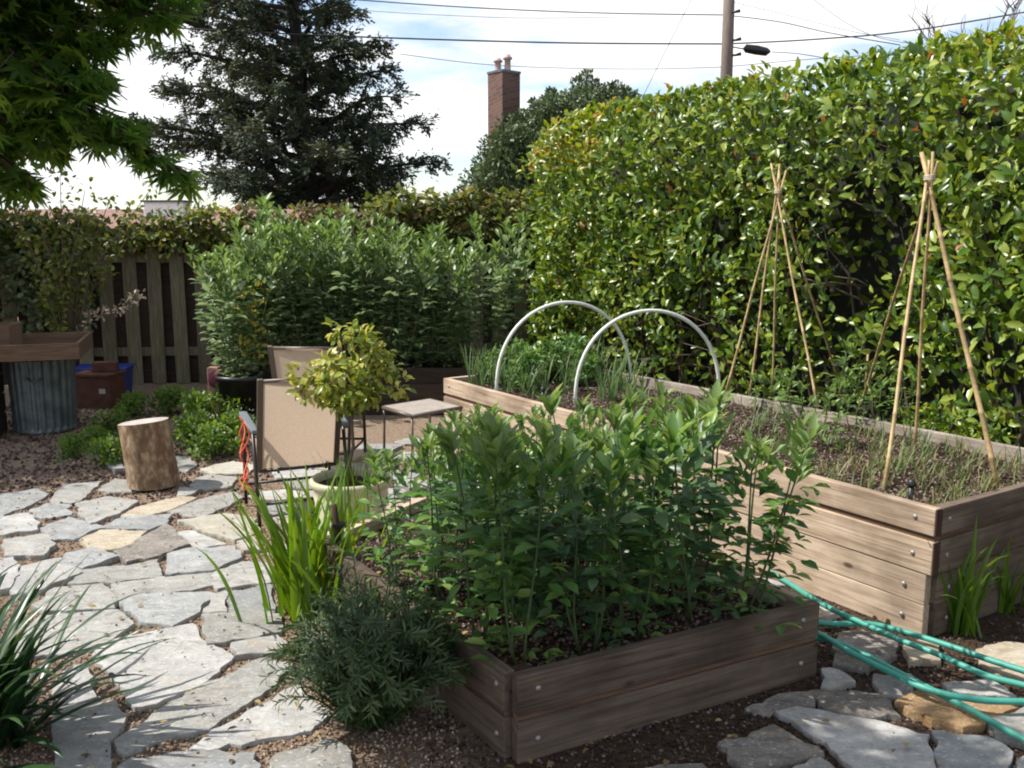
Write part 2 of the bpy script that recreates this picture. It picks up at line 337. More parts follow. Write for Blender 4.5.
def blade(mb, base, direc, length, width, arch, seg=7, twist=0.0, up=1.0):
    """one strap leaf: rises then arches over towards direc"""
    d = Vector((direc[0], direc[1], 0)).normalized(); side0 = Vector((-d.y, d.x, 0))
    V = []; p = Vector(base); ang = up
    for i in range(seg + 1):
        t = i / seg
        w = width * (1 - t) ** .6 * (1 - .35 * (1 - t) ** 3) if t < 1 else 0
        a = ang - arch * t * t
        fwd = d * math.cos(a) + Vector((0, 0, 1)) * math.sin(a)
        side = (Matrix.Rotation(twist * t, 3, fwd) @ side0)
        nrm = side.cross(fwd)
        if i < seg: V += [p - side * w / 2 + nrm * w * .18, p.copy(), p + side * w / 2 + nrm * w * .18]
        else: V.append(p.copy())
        p = p + fwd * (length / seg)
    F = []
    for i in range(seg - 1):
        a = i * 3; F += [(a, a + 1, a + 4, a + 3), (a + 1, a + 2, a + 5, a + 4)]
    a = (seg - 1) * 3; F += [(a, a + 1, a + 3), (a + 1, a + 2, a + 3)]
    mb.add(V, F, True)

# ================================================================== world and light
SUN_EL, SUN_DIR = 52.0, Vector((-1.0, 0.05, 0)).normalized()
W = bpy.data.worlds.new('World'); S.world = W; W.use_nodes = True
nt = W.node_tree; nt.nodes.clear(); nd, L = nt.nodes, nt.links
wo = nd.new('ShaderNodeOutputWorld'); bg = nd.new('ShaderNodeBackground'); bg.inputs[1].default_value = .080
sky = nd.new('ShaderNodeTexSky'); sky.sky_type = 'NISHITA'; sky.sun_disc = False
sky.sun_elevation = R(SUN_EL); sky.sun_rotation = math.atan2(SUN_DIR.x, SUN_DIR.y); sky.altitude = 50
tc = nd.new('ShaderNodeTexCoord'); mp = nd.new('ShaderNodeMapping'); mp.inputs['Scale'].default_value = (1.3, 1.3, 5.5); mp.inputs['Location'].default_value = (.35, .1, .42)
nz = nd.new('ShaderNodeTexNoise'); nz.inputs['Scale'].default_value = 1.7; nz.inputs['Detail'].default_value = 7; nz.inputs['Roughness'].default_value = .55
L.new(tc.outputs['Generated'], mp.inputs[0]); L.new(mp.outputs[0], nz.inputs['Vector'])
cr = ramp(nd, [(.46, (.1, .1, .1)), (.555, (1, 1, 1))]); L.new(nz.outputs['Fac'], cr.inputs[0])
n5 = nd.new('ShaderNodeTexNoise'); n5.inputs['Scale'].default_value = 4; n5.inputs['Detail'].default_value = 5; L.new(mp.outputs[0], n5.inputs['Vector'])
cc = ramp(nd, [(.35, (9.2, 9.4, 9.6)), (.6, (11.0, 11.0, 11.0))]); L.new(n5.outputs['Fac'], cc.inputs[0])
mxw = nd.new('ShaderNodeMix'); mxw.data_type = 'RGBA'
L.new(cr.outputs[0], mxw.inputs[0]); sks = nd.new('ShaderNodeVectorMath'); sks.operation = 'SCALE'; sks.inputs['Scale'].default_value = 1.7; L.new(sky.outputs[0], sks.inputs[0]); L.new(sks.outputs[0], mxw.inputs[6]); L.new(cc.outputs[0], mxw.inputs[7])
L.new(mxw.outputs[2], bg.inputs[0]); L.new(bg.outputs[0], wo.inputs[0])
sd = bpy.data.lights.new('sun', 'SUN'); sd.energy = 5.0; sd.angle = R(.53); sd.color = (1, .955, .88)
sun = bpy.data.objects.new('sun', sd); COL.objects.link(sun)
sv = Vector((SUN_DIR.x * math.cos(R(SUN_EL)), SUN_DIR.y * math.cos(R(SUN_EL)), math.sin(R(SUN_EL))))
sun.rotation_euler = sv.to_track_quat('Z', 'Y').to_euler(); sun.location = (0, 0, 30)
S.view_settings.view_transform = 'Standard'; S.view_settings.look = 'None'; S.view_settings.exposure = .62; S.view_settings.gamma = 1
S.view_settings.use_curve_mapping = False
S.cycles.max_bounces = 7; S.cycles.diffuse_bounces = 3; S.cycles.transmission_bounces = 4; S.cycles.transparent_max_bounces = 6
S.cycles.filter_width = 2.0
S.cycles.use_adaptive_sampling = True; S.cycles.adaptive_threshold = .02

# ================================================================== ground
def grid_ground():
    mb = MB()
    xs = [-1500, -400, -100, -30] + [(-9 + i * .3) for i in range(51)] + [30, 100, 400, 1500]
    ys = [-600, -100, -20] + [(-3 + i * .3) for i in range(56)] + [30, 100, 400, 2000]
    V = []
    for y in ys:
        for x in xs:
            z = 0
            if abs(x) < 9 and -3 < y < 13.5: z = .012 * mn.noise(Vector((x * 1.3, y * 1.3, 0)))
            V.append((x, y, z))
    n = len(xs)
    F = [(j * n + i, j * n + i + 1, (j + 1) * n + i + 1, (j + 1) * n + i) for j in range(len(ys) - 1) for i in range(n - 1)]
    mb.add(V, F, True)
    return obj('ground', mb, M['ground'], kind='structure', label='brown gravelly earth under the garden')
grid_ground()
# darker mulched earth at the back
def sheet(name, poly, z, m, **kw):
    mb = MB(); mb.add([(p[0], p[1], z) for p in poly], [tuple(range(len(poly)))]); return obj(name, mb, m, **kw)

# ---- flagstones traced one by one on the ground
def z3(pts): return [(x / 3.012, 380 + y / 3.012) for x, y in pts]
def z6(pts): return [(x / 2.865, 500 + y / 2.865) for x, y in pts]
def zr(pts): return [(720 + x / 3.368, 540 + y / 3.368) for x, y in pts]
ST = [
 ('blue', z3([(-60, 350), (110, 325), (140, 340), (90, 370), (0, 405), (-60, 410)])),
 ('grey', z3([(160, 345), (190, 310), (300, 300), (255, 345), (220, 362), (160, 362)])),
 ('grey', z3([(300, 322), (345, 290), (385, 296), (395, 330), (330, 332)])),
 ('blue', z3([(95, 385), (150, 365), (205, 370), (210, 400), (150, 410), (100, 405)])),
 ('grey', z3([(235, 365), (330, 345), (410, 360), (350, 400), (275, 425), (245, 400)])),
 ('sand', z3([(410, 378), (540, 347), (585, 352), (500, 388), (435, 402), (370, 402)])),
 ('blue', z3([(310, 440), (370, 407), (510, 402), (500, 425), (440, 445)])),
 ('grey', z3([(510, 387), (600, 352), (700, 330), (725, 345), (690, 370), (600, 408)])),
 ('blue', z3([(125, 440), (205, 407), (300, 435), (220, 470), (160, 475)])),
 ('white', z3([(-40, 420), (80, 400), (115, 425), (110, 445), (-40, 465)])),
 ('cream', z3([(545, 420), (680, 400), (765, 415), (775, 450), (705, 475), (600, 445)])),
 ('white', z3([(525, 455), (580, 447), (675, 485), (600, 500)])),
 ('sand', z3([(245, 478), (300, 450), (435, 453), (400, 488), (340, 505), (275, 502)])),
 ('brown2', z3([(345, 512), (425, 470), (500, 430), (565, 490), (480, 522), (385, 540)])),
 ('blue', z3([(510, 520), (580, 503), (700, 498), (722, 530), (640, 568), (505, 580)])),
 ('cream', z3([(715, 482), (775, 465), (800, 500), (735, 507)])),
 ('blue', z3([(200, 520), (280, 502), (355, 525), (250, 560), (180, 545)])),
 ('grey', z3([(215, 600), (260, 563), (400, 548), (470, 535), (480, 578), (340, 600)])),
 ('grey', z3([(345, 606), (500, 584), (645, 570), (635, 610), (480, 638), (350, 655)])),
 ('grey', z3([(650, 575), (730, 545), (810, 550), (820, 600), (660, 622), (645, 605)])),
 ('grey', z3([(15, 480), (130, 463), (165, 490), (130, 522), (20, 525)])),
 ('white', z3([(60, 560), (180, 533), (240, 575), (120, 625), (40, 640)])),
 ('white', z3([(-50, 540), (40, 532), (60, 558), (30, 620), (-50, 630)])),
 ('blue', z3([(370, 665), (400, 648), (620, 635), (640, 642), (580, 700), (520, 730), (430, 720)])),
 ('grey', z3([(640, 648), (678, 632), (682, 690), (612, 692)])),
 ('blue', z3([(690, 630), (810, 612), (825, 688), (760, 697), (692, 686)])),
 ('grey', z3([(590, 290), (630, 278), (710, 285), (690, 312), (620, 325), (575, 312)])),
 ('cream', z3([(610, 262), (700, 240), (760, 250), (745, 272), (640, 276)])),
 ('grey', z3([(530, 225), (572, 228), (590, 250), (560, 270), (538, 262)])),
 ('white', z3([(320, 250), (360, 235), (375, 262), (345, 268)])),
 ('grey', z3([(540, 318), (600, 325), (575, 340), (535, 348)])),
 ('grey', z6([(100, 300), (160, 252), (290, 240), (330, 285), (322, 305), (130, 316)])),
 ('grey', z6([(40, 410), (120, 327), (330, 315), (375, 350), (300, 400), (180, 430), (60, 440)])),
 ('white', z6([(275, 435), (310, 402), (545, 350), (580, 400), (655, 440), (600, 490), (560, 520), (400, 580), (370, 560), (350, 512), (330, 500)])),
 ('grey', z6([(345, 670), (460, 590), (580, 522), (760, 450), (825, 470), (780, 520), (600, 640), (370, 705)])),
 ('white', z6([(555, 700), (600, 665), (850, 525), (930, 600), (880, 650), (720, 680), (580, 712)])),
 ('white', z6([(155, 592), (330, 572), (347, 640), (310, 680), (325, 790), (160, 800)])),
 ('white', z6([(150, 550), (180, 490), (240, 468), (272, 558), (160, 582)])),
 ('blue', z6([(335, 778), (380, 742), (560, 722), (720, 720), (735, 752), (700, 850), (400, 860)])),
 ('grey', z6([(760, 790), (800, 725), (940, 685), (1000, 720), (1000, 830), (790, 850)])),
 ('grey', z6([(585, 322), (720, 316), (805, 322), (800, 370), (650, 398), (600, 402)])),
 ('white', z6([(668, 405), (790, 380), (815, 400), (790, 432), (680, 440)])),
 ('grey', z6([(-60, 470), (30, 460), (90, 540), (40, 620), (-60, 640)])),
 ('white', zr([(205, 570), (270, 552), (450, 582), (690, 638), (715, 775), (490, 790), (400, 700)])),
 ('blue', zr([(728, 632), (900, 650), (958, 680), (985, 790), (750, 800)])),
 ('brown', zr([(5, 680), (180, 622), (230, 650), (335, 712), (100, 768), (60, 742)])),
 ('brown2', zr([(310, 500), (540, 503), (600, 578), (460, 578), (360, 560)])),
 ('brown2', zr([(95, 550), (200, 508), (300, 502), (312, 540), (150, 570)])),
 ('grey', zr([(345, 425), (400, 430), (452, 465), (370, 490), (345, 482)])),
 ('grey', zr([(525, 440), (640, 440), (652, 500), (620, 515), (530, 510)])),
 ('ochre', zr([(605, 540), (690, 498), (900, 528), (990, 560), (820, 628), (720, 600)])),
 ('grey', zr([(920, 600), (1024, 562), (1100, 640), (1080, 690), (935, 650)])),
 ('brown2', zr([(400, 310), (480, 300), (590, 332), (590, 380), (500, 422), (390, 400)])),
 ('sand', zr([(620, 345), (720, 338), (740, 400), (640, 402)])),
 ('sand', zr([(870, 360), (960, 335), (1090, 350), (1100, 470), (940, 432), (880, 400)])),
 ('grey', zr([(760, 480), (900, 465), (990, 520), (800, 510)])),
 ('grey', zr([(180, 780), (330, 722), (430, 780), (380, 830), (220, 830)])),
 ('grey', zr([(1000, 745), (1060, 710), (1120, 760), (1060, 830), (1000, 810)])),
 ('brown', [(600, 782), (640, 768), (700, 764), (720, 800), (640, 815)]),
]
SM = {'blue': 'st_blue', 'grey': 'st_grey', 'white': 'st_white', 'cream': 'st_cream', 'sand': 'st_sand', 'ochre': 'st_ochre', 'brown': 'st_brown', 'brown2': 'st_brown'}
SL = {'ochre': 'ochre flagstone', 'cream': 'cream flagstone', 'sand': 'sandy flagstone', 'white': 'whitish flagstone', 'blue': 'blue-grey flagstone', 'brown': 'brownish flagstone', 'brown2': 'brownish flagstone', 'grey': 'grey flagstone'}
paving = empty('flagstone_paving', (0, 0, 0), label='irregular pale flagstones set in gravel', kind='structure')
polys = []
def inside(p, poly):
    c = False; n = len(poly)
    for i in range(n):
        a, b = poly[i], poly[(i + 1) % n]
        if (a[1] > p[1]) != (b[1] > p[1]) and p[0] < (b[0] - a[0]) * (p[1] - a[1]) / (b[1] - a[1]) + a[0]: c = not c
    return c
GROW = 1.0
def add_stone(poly, kind):
    cx = sum(p[0] for p in poly) / len(poly); cy = sum(p[1] for p in poly) / len(poly)
    area = sum(poly[i][0] * poly[(i + 1) % len(poly)][1] - poly[(i + 1) % len(poly)][0] * poly[i][1] for i in range(len(poly)))
    if area < 0: poly = poly[::-1]
    polys.append(poly)
    pts = []
    for i in range(len(poly)):
        a, b = Vector(poly[i][:2]), Vector(poly[(i + 1) % len(poly)][:2]); l = (b - a).length
        n = max(1, int(l / .028))
        for k in range(n):
            p = a.lerp(b, k / n); nn = Vector((b.y - a.y, a.x - b.x)).normalized()
            amp = .016 if k else .004
            p = p + nn * amp * (mn.noise(Vector((p.x * 12, p.y * 12, 3))) * 1.3 + mn.noise(Vector((p.x * 38, p.y * 38, 1))) * .8)
            pts.append((p - Vector((cx, cy))) * GROW)
    n = len(pts); top = random.uniform(.016, .030); tx, ty = random.uniform(-.014, .014), random.uniform(-.014, .014)
    def lev(s, dz): return [(p.x * s, p.y * s, dz + p.x * tx + p.y * ty) for p in pts]
    size = max(max(abs(p.x), abs(p.y)) for p in pts); e = .007 / max(size, .05)
    V = lev(1.0, -.03) + lev(1 + e * .3, top * .45) + lev(1.0, top - .003) + lev(1 - e * .4, top)
    c1 = [(p.x * .6, p.y * .6, top + p.x * .6 * tx + p.y * .6 * ty + .003 * mn.noise(Vector((p.x * 9 + cx, p.y * 9, 0)))) for p in pts]
    V += c1 + [(0, 0, top)]
    F = []
    for l in range(4):
        F += [(l * n + i, l * n + (i + 1) % n, (l + 1) * n + (i + 1) % n, (l + 1) * n + i) for i in range(n)]
    F += [(4 * n + i, 4 * n + (i + 1) % n, 5 * n) for i in range(n)]
    mb = MB(); mb.add(V, F, False)
    o = obj('flagstone', mb, M[SM[kind]], paving, (cx, cy, 0)); o['label'] = SL[kind]
GROW = 1.08
for kind, pl in ST:
    add_stone([tuple(G(u, v, .03))[:2] for u, v in pl], kind)
# beds (world corners)
A, Dd, Cc, B = Vector((1.656, 3.475)), Vector((-.516, 6.825)), Vector((.56, 7.56)), Vector((2.80, 4.22))
E_, F_, R_, K_, G_ = Vector((.0, 2.589)), Vector((1.118, 3.172)), Vector((.06, 4.80)), Vector((-.42, 4.62)), Vector((-.853, 3.881))
bigbed = [A, B, Cc, Dd]; frontbed = [E_, F_, R_, K_, G_]
FILL = [[(-1.9, 5.2), (-1.5, 6.3), (-.9, 7.3), (-.3, 7.0), (1.1, 4.7), (1.75, 3.3), (1.2, 3.2), (.1, 4.75), (-.45, 4.6), (-.9, 4.0)]]
def far_from(p, poly, m):
    for i in range(len(poly)):
        a, b = Vector(poly[i][:2]), Vector(poly[(i + 1) % len(poly)][:2]); q = Vector(p[:2])
        t = max(0, min(1, (q - a).dot(b - a) / max((b - a).length_squared, 1e-9)))
        if (a + (b - a) * t - q).length < m: return False
    return True
traced = list(polys); nfill = 0
for j in range(22):
    for i in range(22):
        cx = -2.2 + i * .36 + (j % 2) * .17 + random.uniform(-.05, .05); cy = 3.0 + j * .25 + random.uniform(-.03, .03)
        if nfill > 39 or not inside((cx, cy), FILL[0]) or (cy < 4.3 and random.random() < .6): continue
        pl = []
        k = random.choice([5, 6, 7]); a0 = random.random()
        for q in range(k):
            an = 2 * math.pi * (q + random.uniform(-.18, .18)) / k + a0
            pl.append((cx + .175 * math.cos(an) * random.uniform(.85, 1.12), cy + .12 * math.sin(an) * random.uniform(.85, 1.1)))
        bad = False
        for t in traced:
            if any(inside(p, t) for p in pl + [(cx, cy)]) or any(inside(p, pl) for p in t): bad = True; break
        for bd in (bigbed, frontbed):
            if any(inside(p, bd) for p in pl): bad = True
        if bad: continue
        nfill += 1; add_stone(pl, random.choice(['grey', 'cream', 'blue', 'grey', 'sand', 'white']))

# ---- loose gravel and chips in the joints
def chips(name, label, n, region, size, m, zfun, keepout=True, flat=.5):
    O = []; tries = 0
    while len(O) < n and tries < n * 8:
        tries += 1; p = region()
        if keepout and any(inside(p, q) for q in near_polys(p)) and (keepout != 2 or random.random() < .975): continue
        O.append((p[0], p[1], zfun(p)))
    O = np.array(O); k = len(O)
    T = ([(0, 0, 0.5 * flat + .2), (.5, .05, 0.1), (.1, .42, .05), (-.48, .1, .1), (-.05, -.45, .05), (0, 0, -.3)],
         [(0, 1, 2), (0, 2, 3), (0, 3, 4), (0, 4, 1), (5, 2, 1), (5, 3, 2), (5, 4, 3), (5, 1, 4)])
    d = rdir(k, 0, .15); nrm = rdir(k, 2.5)
    mb = MB(); mb.batch(T, O, d, nrm, rng.uniform(.5, 1.3, k) * size); mb.sm = [False] * len(mb.f)
    return obj(name, mb, m, label=label, kind='stuff')
bbs = [(min(p[0] for p in q), max(p[0] for p in q), min(p[1] for p in q), max(p[1] for p in q), q) for q in polys + [[tuple(p) for p in bigbed], [tuple(p) for p in frontbed]]]
def near_polys(p): return [b[4] for b in bbs if b[0] <= p[0] <= b[1] and b[2] <= p[1] <= b[3]]
def reg_front():
    y = 2.0 + 4.2 * random.random() ** 1.6; x = random.uniform(-.62, -.06) * y * 1.02; return (x, y)
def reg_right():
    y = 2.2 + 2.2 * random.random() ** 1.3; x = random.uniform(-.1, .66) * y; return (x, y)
def chipmat(name, stops):
    m, nt, nd, L = mat(name); out = nd.new('ShaderNodeOutputMaterial'); g = nd.new('ShaderNodeNewGeometry'); r = ramp(nd, stops)
    L.new(g.outputs['Random Per Island'], r.inputs[0]); p = nd.new('ShaderNodeBsdfPrincipled'); p.inputs['Roughness'].default_value = .9; p.inputs['Specular IOR Level'].default_value = .15
    L.new(r.outputs[0], p.inputs['Base Color']); L.new(p.outputs[0], out.inputs[0]); return m
M['gravelchips'] = chipmat('gravel_chips', [(0, (.08, .05, .035)), (.4, (.20, .13, .09)), (.7, (.30, .21, .155)), (1, (.45, .37, .3))])
M['mulchchips'] = chipmat('bark_mulch_chips', [(0, (.035, .022, .018)), (.5, (.10, .064, .052)), (.8, (.17, .12, .10)), (1, (.27, .21, .19))])
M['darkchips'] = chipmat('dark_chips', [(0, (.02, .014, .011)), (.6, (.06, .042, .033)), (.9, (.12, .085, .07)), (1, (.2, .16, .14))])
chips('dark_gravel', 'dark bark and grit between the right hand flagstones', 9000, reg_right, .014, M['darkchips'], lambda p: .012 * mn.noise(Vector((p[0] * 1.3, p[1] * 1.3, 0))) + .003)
chips('gravel', 'loose brown gravel between the flagstones', 18000, reg_front, .013, M['gravelchips'], lambda p: .026 if any(inside(p, q) for q in near_polys(p)) else .012 * mn.noise(Vector((p[0] * 1.3, p[1] * 1.3, 0))) + .003, 2)
def reg_back():
    return (random.uniform(-4.8, -1.6), random.uniform(5.0, 8.8))
chips('bark_litter', 'dark bark litter on the earth at the back left', 7000, reg_back, .03, M['mulchchips'], lambda p: .012 * mn.noise(Vector((p[0] * 1.3, p[1] * 1.3, 0))) + .004)

# ================================================================== raised beds
def board(parent, a, b, z0, z1, th, m, name='board', inset=0.0):
    """a plank from a to b (outer face on the a-b line, body to the left of a->b)"""
    a, b = Vector(a), Vector(b); d = (b - a); l = d.length; an = math.atan2(d.y, d.x)
    mb = MB(); mb.box((l / 2, th / 2 + inset, (z1 - z0) / 2), (l, th, z1 - z0))
    return obj(name, mb, m, parent, (a.x, a.y, z0), an, bevel=.004)
def bolt(parent, a, b, t, z):
    a, b = Vector(a), Vector(b); p = a + (b - a).normalized() * t; d = (b - a).normalized(); n = Vector((d.y, -d.x))
    mb = MB(); mb.tube([(0, 0, 0), (n.x * .002, n.y * .002, 0), (n.x * .006, n.y * .006, 0), (n.x * .007, n.y * .007, 0)], [.0105, .0105, .007, .002], 10)
    obj('bolt', mb, M['bolt'], parent, (p.x, p.y, z))
def soil(parent, poly, z, m):
    mb = MB(); x0 = min(p[0] for p in poly); x1 = max(p[0] for p in poly); y0 = min(p[1] for p in poly); y1 = max(p[1] for p in poly)
    bm = bmesh.new(); vs = [bm.verts.new((p[0], p[1], z)) for p in poly]; f = bm.faces.new(vs)
    for k in range(int((x1 - x0) / .09)):
        bmesh.ops.bisect_plane(bm, geom=bm.verts[:] + bm.edges[:] + bm.faces[:], plane_co=(x0 + k * .09 + .04, 0, 0), plane_no=(1, 0, 0))
    for k in range(int((y1 - y0) / .09)):
        bmesh.ops.bisect_plane(bm, geom=bm.verts[:] + bm.edges[:] + bm.faces[:], plane_co=(0, y0 + k * .09 + .04, 0), plane_no=(0, 1, 0))
    for v in bm.verts: v.co.z += .022 * mn.noise(v.co * 5) + .02 * mn.noise(v.co * 1.4)
    me = bpy.data.meshes.new('soil'); bm.to_mesh(me); bm.free(); me.materials.append(m)
    for p in me.polygons: p.use_smooth = True
    o = bpy.data.objects.new('soil', me); COL.objects.link(o); o.parent = parent; return o
def shrink(poly, t):
    c = sum(poly, Vector((0, 0))) / len(poly); return [p + (c - p).normalized() * t for p in poly]

bb = empty('raised_bed', (0, 0, 0), label='long tall timber raised bed in front of the leafy hedge', cat='raised bed')
# order so that the body lies inside (left of the direction of travel, counterclockwise)
sides = [(A, B), (B, Cc), (Cc, Dd), (Dd, A)]
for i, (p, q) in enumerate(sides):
    m1, m2 = ('wood_pale', 'wood_pale') if i in (2, 3) else ('wood_dark', 'wood_dark')  # sunlit sides pale, shaded near end darkened in its colour
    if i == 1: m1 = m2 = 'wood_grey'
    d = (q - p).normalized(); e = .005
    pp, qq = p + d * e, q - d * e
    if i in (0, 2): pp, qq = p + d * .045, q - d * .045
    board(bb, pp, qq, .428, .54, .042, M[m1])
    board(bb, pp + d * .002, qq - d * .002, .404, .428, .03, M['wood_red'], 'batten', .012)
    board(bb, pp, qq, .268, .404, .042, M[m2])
    o1 = .022
    board(bb, pp + d * (0 if i != 0 else .0), qq - d * (o1 if i == 3 else 0), .136, .265, .04, M[m2], inset=.004)
    board(bb, pp, qq - d * (o1 if i == 3 else 0), .0, .1345, .04, M[m2], inset=.0045)
    for z in (.49, .34, .20, .07):
        bolt(bb, p, q, .09 + (.03 if z < .3 else 0), z); bolt(bb, p, q, (q - p).length - .09 - (.03 if z < .3 else 0), z)
    for z in (.34, .07): bolt(bb, p, q, (q - p).length * .52, z)
for c in bigbed:
    i = bigbed.index(c); e1 = (bigbed[(i + 1) % 4] - c).normalized(); e2 = (bigbed[i - 1] - c).normalized(); dr = e1 + e2
    mb = MB(); mb.box((0, 0, .262), (.07, .07, .524)); obj('corner_post', mb, M['post'], bb, (c.x + dr.x * .081, c.y + dr.y * .081, 0), R(-57), bevel=.003)
d = (A - Dd).normalized()
for z0, z1 in ((.43, .538), (.27, .402)):
    n_ = Vector((-d.y, d.x)); mb = MB(); mb.box((0, .0205, (z1 - z0) / 2), (.004, .038, z1 - z0)); obj('end_grain', mb, M['post'], bb, (A.x - d.x * .002, A.y - d.y * .002, z0), math.atan2(d.y, d.x))
soil(bb, shrink(bigbed, .035), .478, M['soil'])

fb = empty('raised_bed', (0, 0, 0), label='low timber raised bed of bean plants in the foreground', cat='raised bed')
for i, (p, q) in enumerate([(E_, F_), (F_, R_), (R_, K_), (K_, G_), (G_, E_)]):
    d = (q - p).normalized(); mm = 'wood_dark' if i in (0, 4) else 'wood_pale'  # boards facing the camera get the cedar with shade in its colour
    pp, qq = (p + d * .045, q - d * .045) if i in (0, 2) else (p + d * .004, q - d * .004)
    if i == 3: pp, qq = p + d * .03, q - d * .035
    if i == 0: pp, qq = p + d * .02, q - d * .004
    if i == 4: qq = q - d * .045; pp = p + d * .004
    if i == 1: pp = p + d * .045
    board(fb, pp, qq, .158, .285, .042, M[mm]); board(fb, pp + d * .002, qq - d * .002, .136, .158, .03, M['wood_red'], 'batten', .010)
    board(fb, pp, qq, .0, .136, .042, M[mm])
    for z in (.235, .07):
        bolt(fb, p, q, .09, z); bolt(fb, p, q, (q - p).length - .085, z)
for c in (E_, F_, G_):
    i = frontbed.index(c); e1 = (frontbed[(i + 1) % 5] - c).normalized(); e2 = (frontbed[i - 1] - c).normalized(); dr = e1 + e2
    mb = MB(); mb.box((0, 0, .135), (.06, .06, .27)); obj('corner_post', mb, M['post'], fb, (c.x + dr.x * .078, c.y + dr.y * .078, 0), R(-57), bevel=.003)
soil(fb, shrink(frontbed, .035), .222, M['soil'])
def reg_poly(poly):
    x0 = min(p[0] for p in poly); x1 = max(p[0] for p in poly); y0 = min(p[1] for p in poly); y1 = max(p[1] for p in poly)
    def f():
        while True:
            p = (random.uniform(x0, x1), random.uniform(y0, y1))
            if inside(p, poly): return p
    return f
def soilz(z0):
    def f(p):
        v = Vector((p[0], p[1], z0)); return z0 + .022 * mn.noise(v * 5) + .02 * mn.noise(v * 1.4) + .002
    return f
fb_in, bb_in = shrink(frontbed, .06), shrink(bigbed, .06)
chips('mulch', 'purplish brown bark mulch in the low front bed', 9000, reg_poly(fb_in), .017, M['mulchchips'], soilz(.222), False)
chips('mulch', 'brown bark mulch in the long raised bed', 12000, reg_poly(bb_in), .018, M['mulchchips'], soilz(.478), False)
BBZ, FBZ = soilz(.478), soilz(.222)

# ================================================================== broad bean plants
def bean_leaf_set(Lq, base, az, elev, rach, npair, size, ups):
    """one pinnate leaf: appends (origin, dir, normal, size) of its leaflets"""
    d = Vector((math.cos(az) * math.cos(elev), math.sin(az) * math.cos(elev), math.sin(elev)))
    side = Vector((-math.sin(az), math.cos(az), 0)); up = d.cross(side) * -1
    up = Vector((0, 0, 1)) * .8 + d * -.2
    for i in range(npair):
        t = (i + 1) / npair; o = base + d * rach * t
        for s in (-1, 1):
            dd = (d * random.uniform(.5, .9) + side * s * random.uniform(.6, .95) + Vector((0, 0, ups + random.uniform(-.25, .25)))).normalized()
            n = up + side * s * random.uniform(-.4, .3) + Vector((random.uniform(-.4, .4), random.uniform(-.4, .4), random.uniform(-.2, .3)))
            Lq.append((o, dd, n, size * random.choice((random.uniform(.55, .8), random.uniform(.85, 1.2), random.uniform(.85, 1.2)))))
def bean_plant(name, seed, h, stems, size, mats, node=.032, spread=.13):
    random.seed(seed)
    r = empty(name); st = MB(); body = []; tip = []; low = []
    for s in range(stems):
        a = 2 * math.pi * s / stems + random.uniform(-.5, .5); hh = h * random.uniform(.8, 1.05) if s else h
        lean = random.uniform(.3, 1) * spread; b0 = Vector((.02 * math.cos(a), .02 * math.sin(a), -.02))
        pts = [b0 + Vector((math.cos(a) * lean * (t ** .8), math.sin(a) * lean * (t ** .8), hh * t)) + Vector((.012 * math.sin(7 * t + s), .012 * math.cos(5 * t + s), 0)) for t in [i / 8 for i in range(9)]]
        st.tube(pts, [.0055 - .0025 * i / 8 for i in range(9)], 5)
        z = .02; az = random.random() * 6.28
        while z < hh * .93:
            t = z / hh; k = min(7, int(t * 8)); p = pts[k].lerp(pts[k + 1], t * 8 - k)
            az += R(180) + random.uniform(-.7, .7)
            top = t > .72
            sz = size * (.75 + .5 * t if t < .6 else 1.15 - .25 * t)
            bean_leaf_set(tip if t > .8 else body, p, az, R(50 if top else 20) + random.uniform(-.25, .25), (.05 + .035 * (1 - t)) * size / .06, 2 if t > .3 or random.random() < .5 else 1, sz, .55 if top else -.05)
            z += node * (1.25 - .45 * t) * random.uniform(.8, 1.2)
        for k in range(9):      # crown of upright tip leaves
            az = random.random() * 6.28; e = random.uniform(.6, 1.35)
            d = Vector((math.cos(az) * math.cos(e), math.sin(az) * math.cos(e), math.sin(e)))
            tip.append((pts[-1] - Vector((0, 0, .01 * k * .6)), d, Vector((-d.x, -d.y, .6)) + Vector((0, 0, .3)), size * random.uniform(.85, 1.3)))
    obj('stem', st, M['stem'], r)
    mb = MB(); cnt = 0
    for lst, tp in ((body, BEANL), (tip, TIPL)):
        mb.batch(tp, [tuple(q[0]) for q in lst], [tuple(q[1]) for q in lst], [tuple(q[2]) for q in lst], [q[3] for q in lst])
        if tp is BEANL: cnt = len(mb.f)
    fo = obj('foliage', mb, mats[0], r); fo.data.materials.append(mats[1])
    fo.data.polygons.foreach_set('material_index', [0] * cnt + [1] * (len(mb.f) - cnt)); fo.data.update()
    return r
def place_all(protos, spots, lab, group, sc=(.9, 1.12), cat='bean plant'):
    used = set()
    for i, (x, y, z, s) in enumerate(spots):
        k = i % len(protos); rz = random.random() * 6.28; l = lab(i) if callable(lab) else lab
        if k not in used:
            used.add(k); o = protos[k]; o.location = (x, y, z); o.rotation_euler = (0, 0, rz); o.scale = (s,) * 3
        else: o = dup(protos[k], (x, y, z), rz, s, kids=list(protos[k].children))
        o.rotation_euler = (random.gauss(0, .045), random.gauss(0, .045), rz)
        tag(o, l, cat, group)
protos = [bean_plant('bean_plant', 10 + i, [.78, .72, .82, .70, .76][i], [3, 4, 3, 3, 4][i], .088, (M['bean_dark'] if i in (1, 3) else M['bean'], M['bean_tip'] if i in (0, 2, 4) else M['bean'])) for i in range(5)]
random.seed(5)
spots = []
d1 = (F_ - E_).normalized(); d2 = Vector((-.55, .835)).normalized()
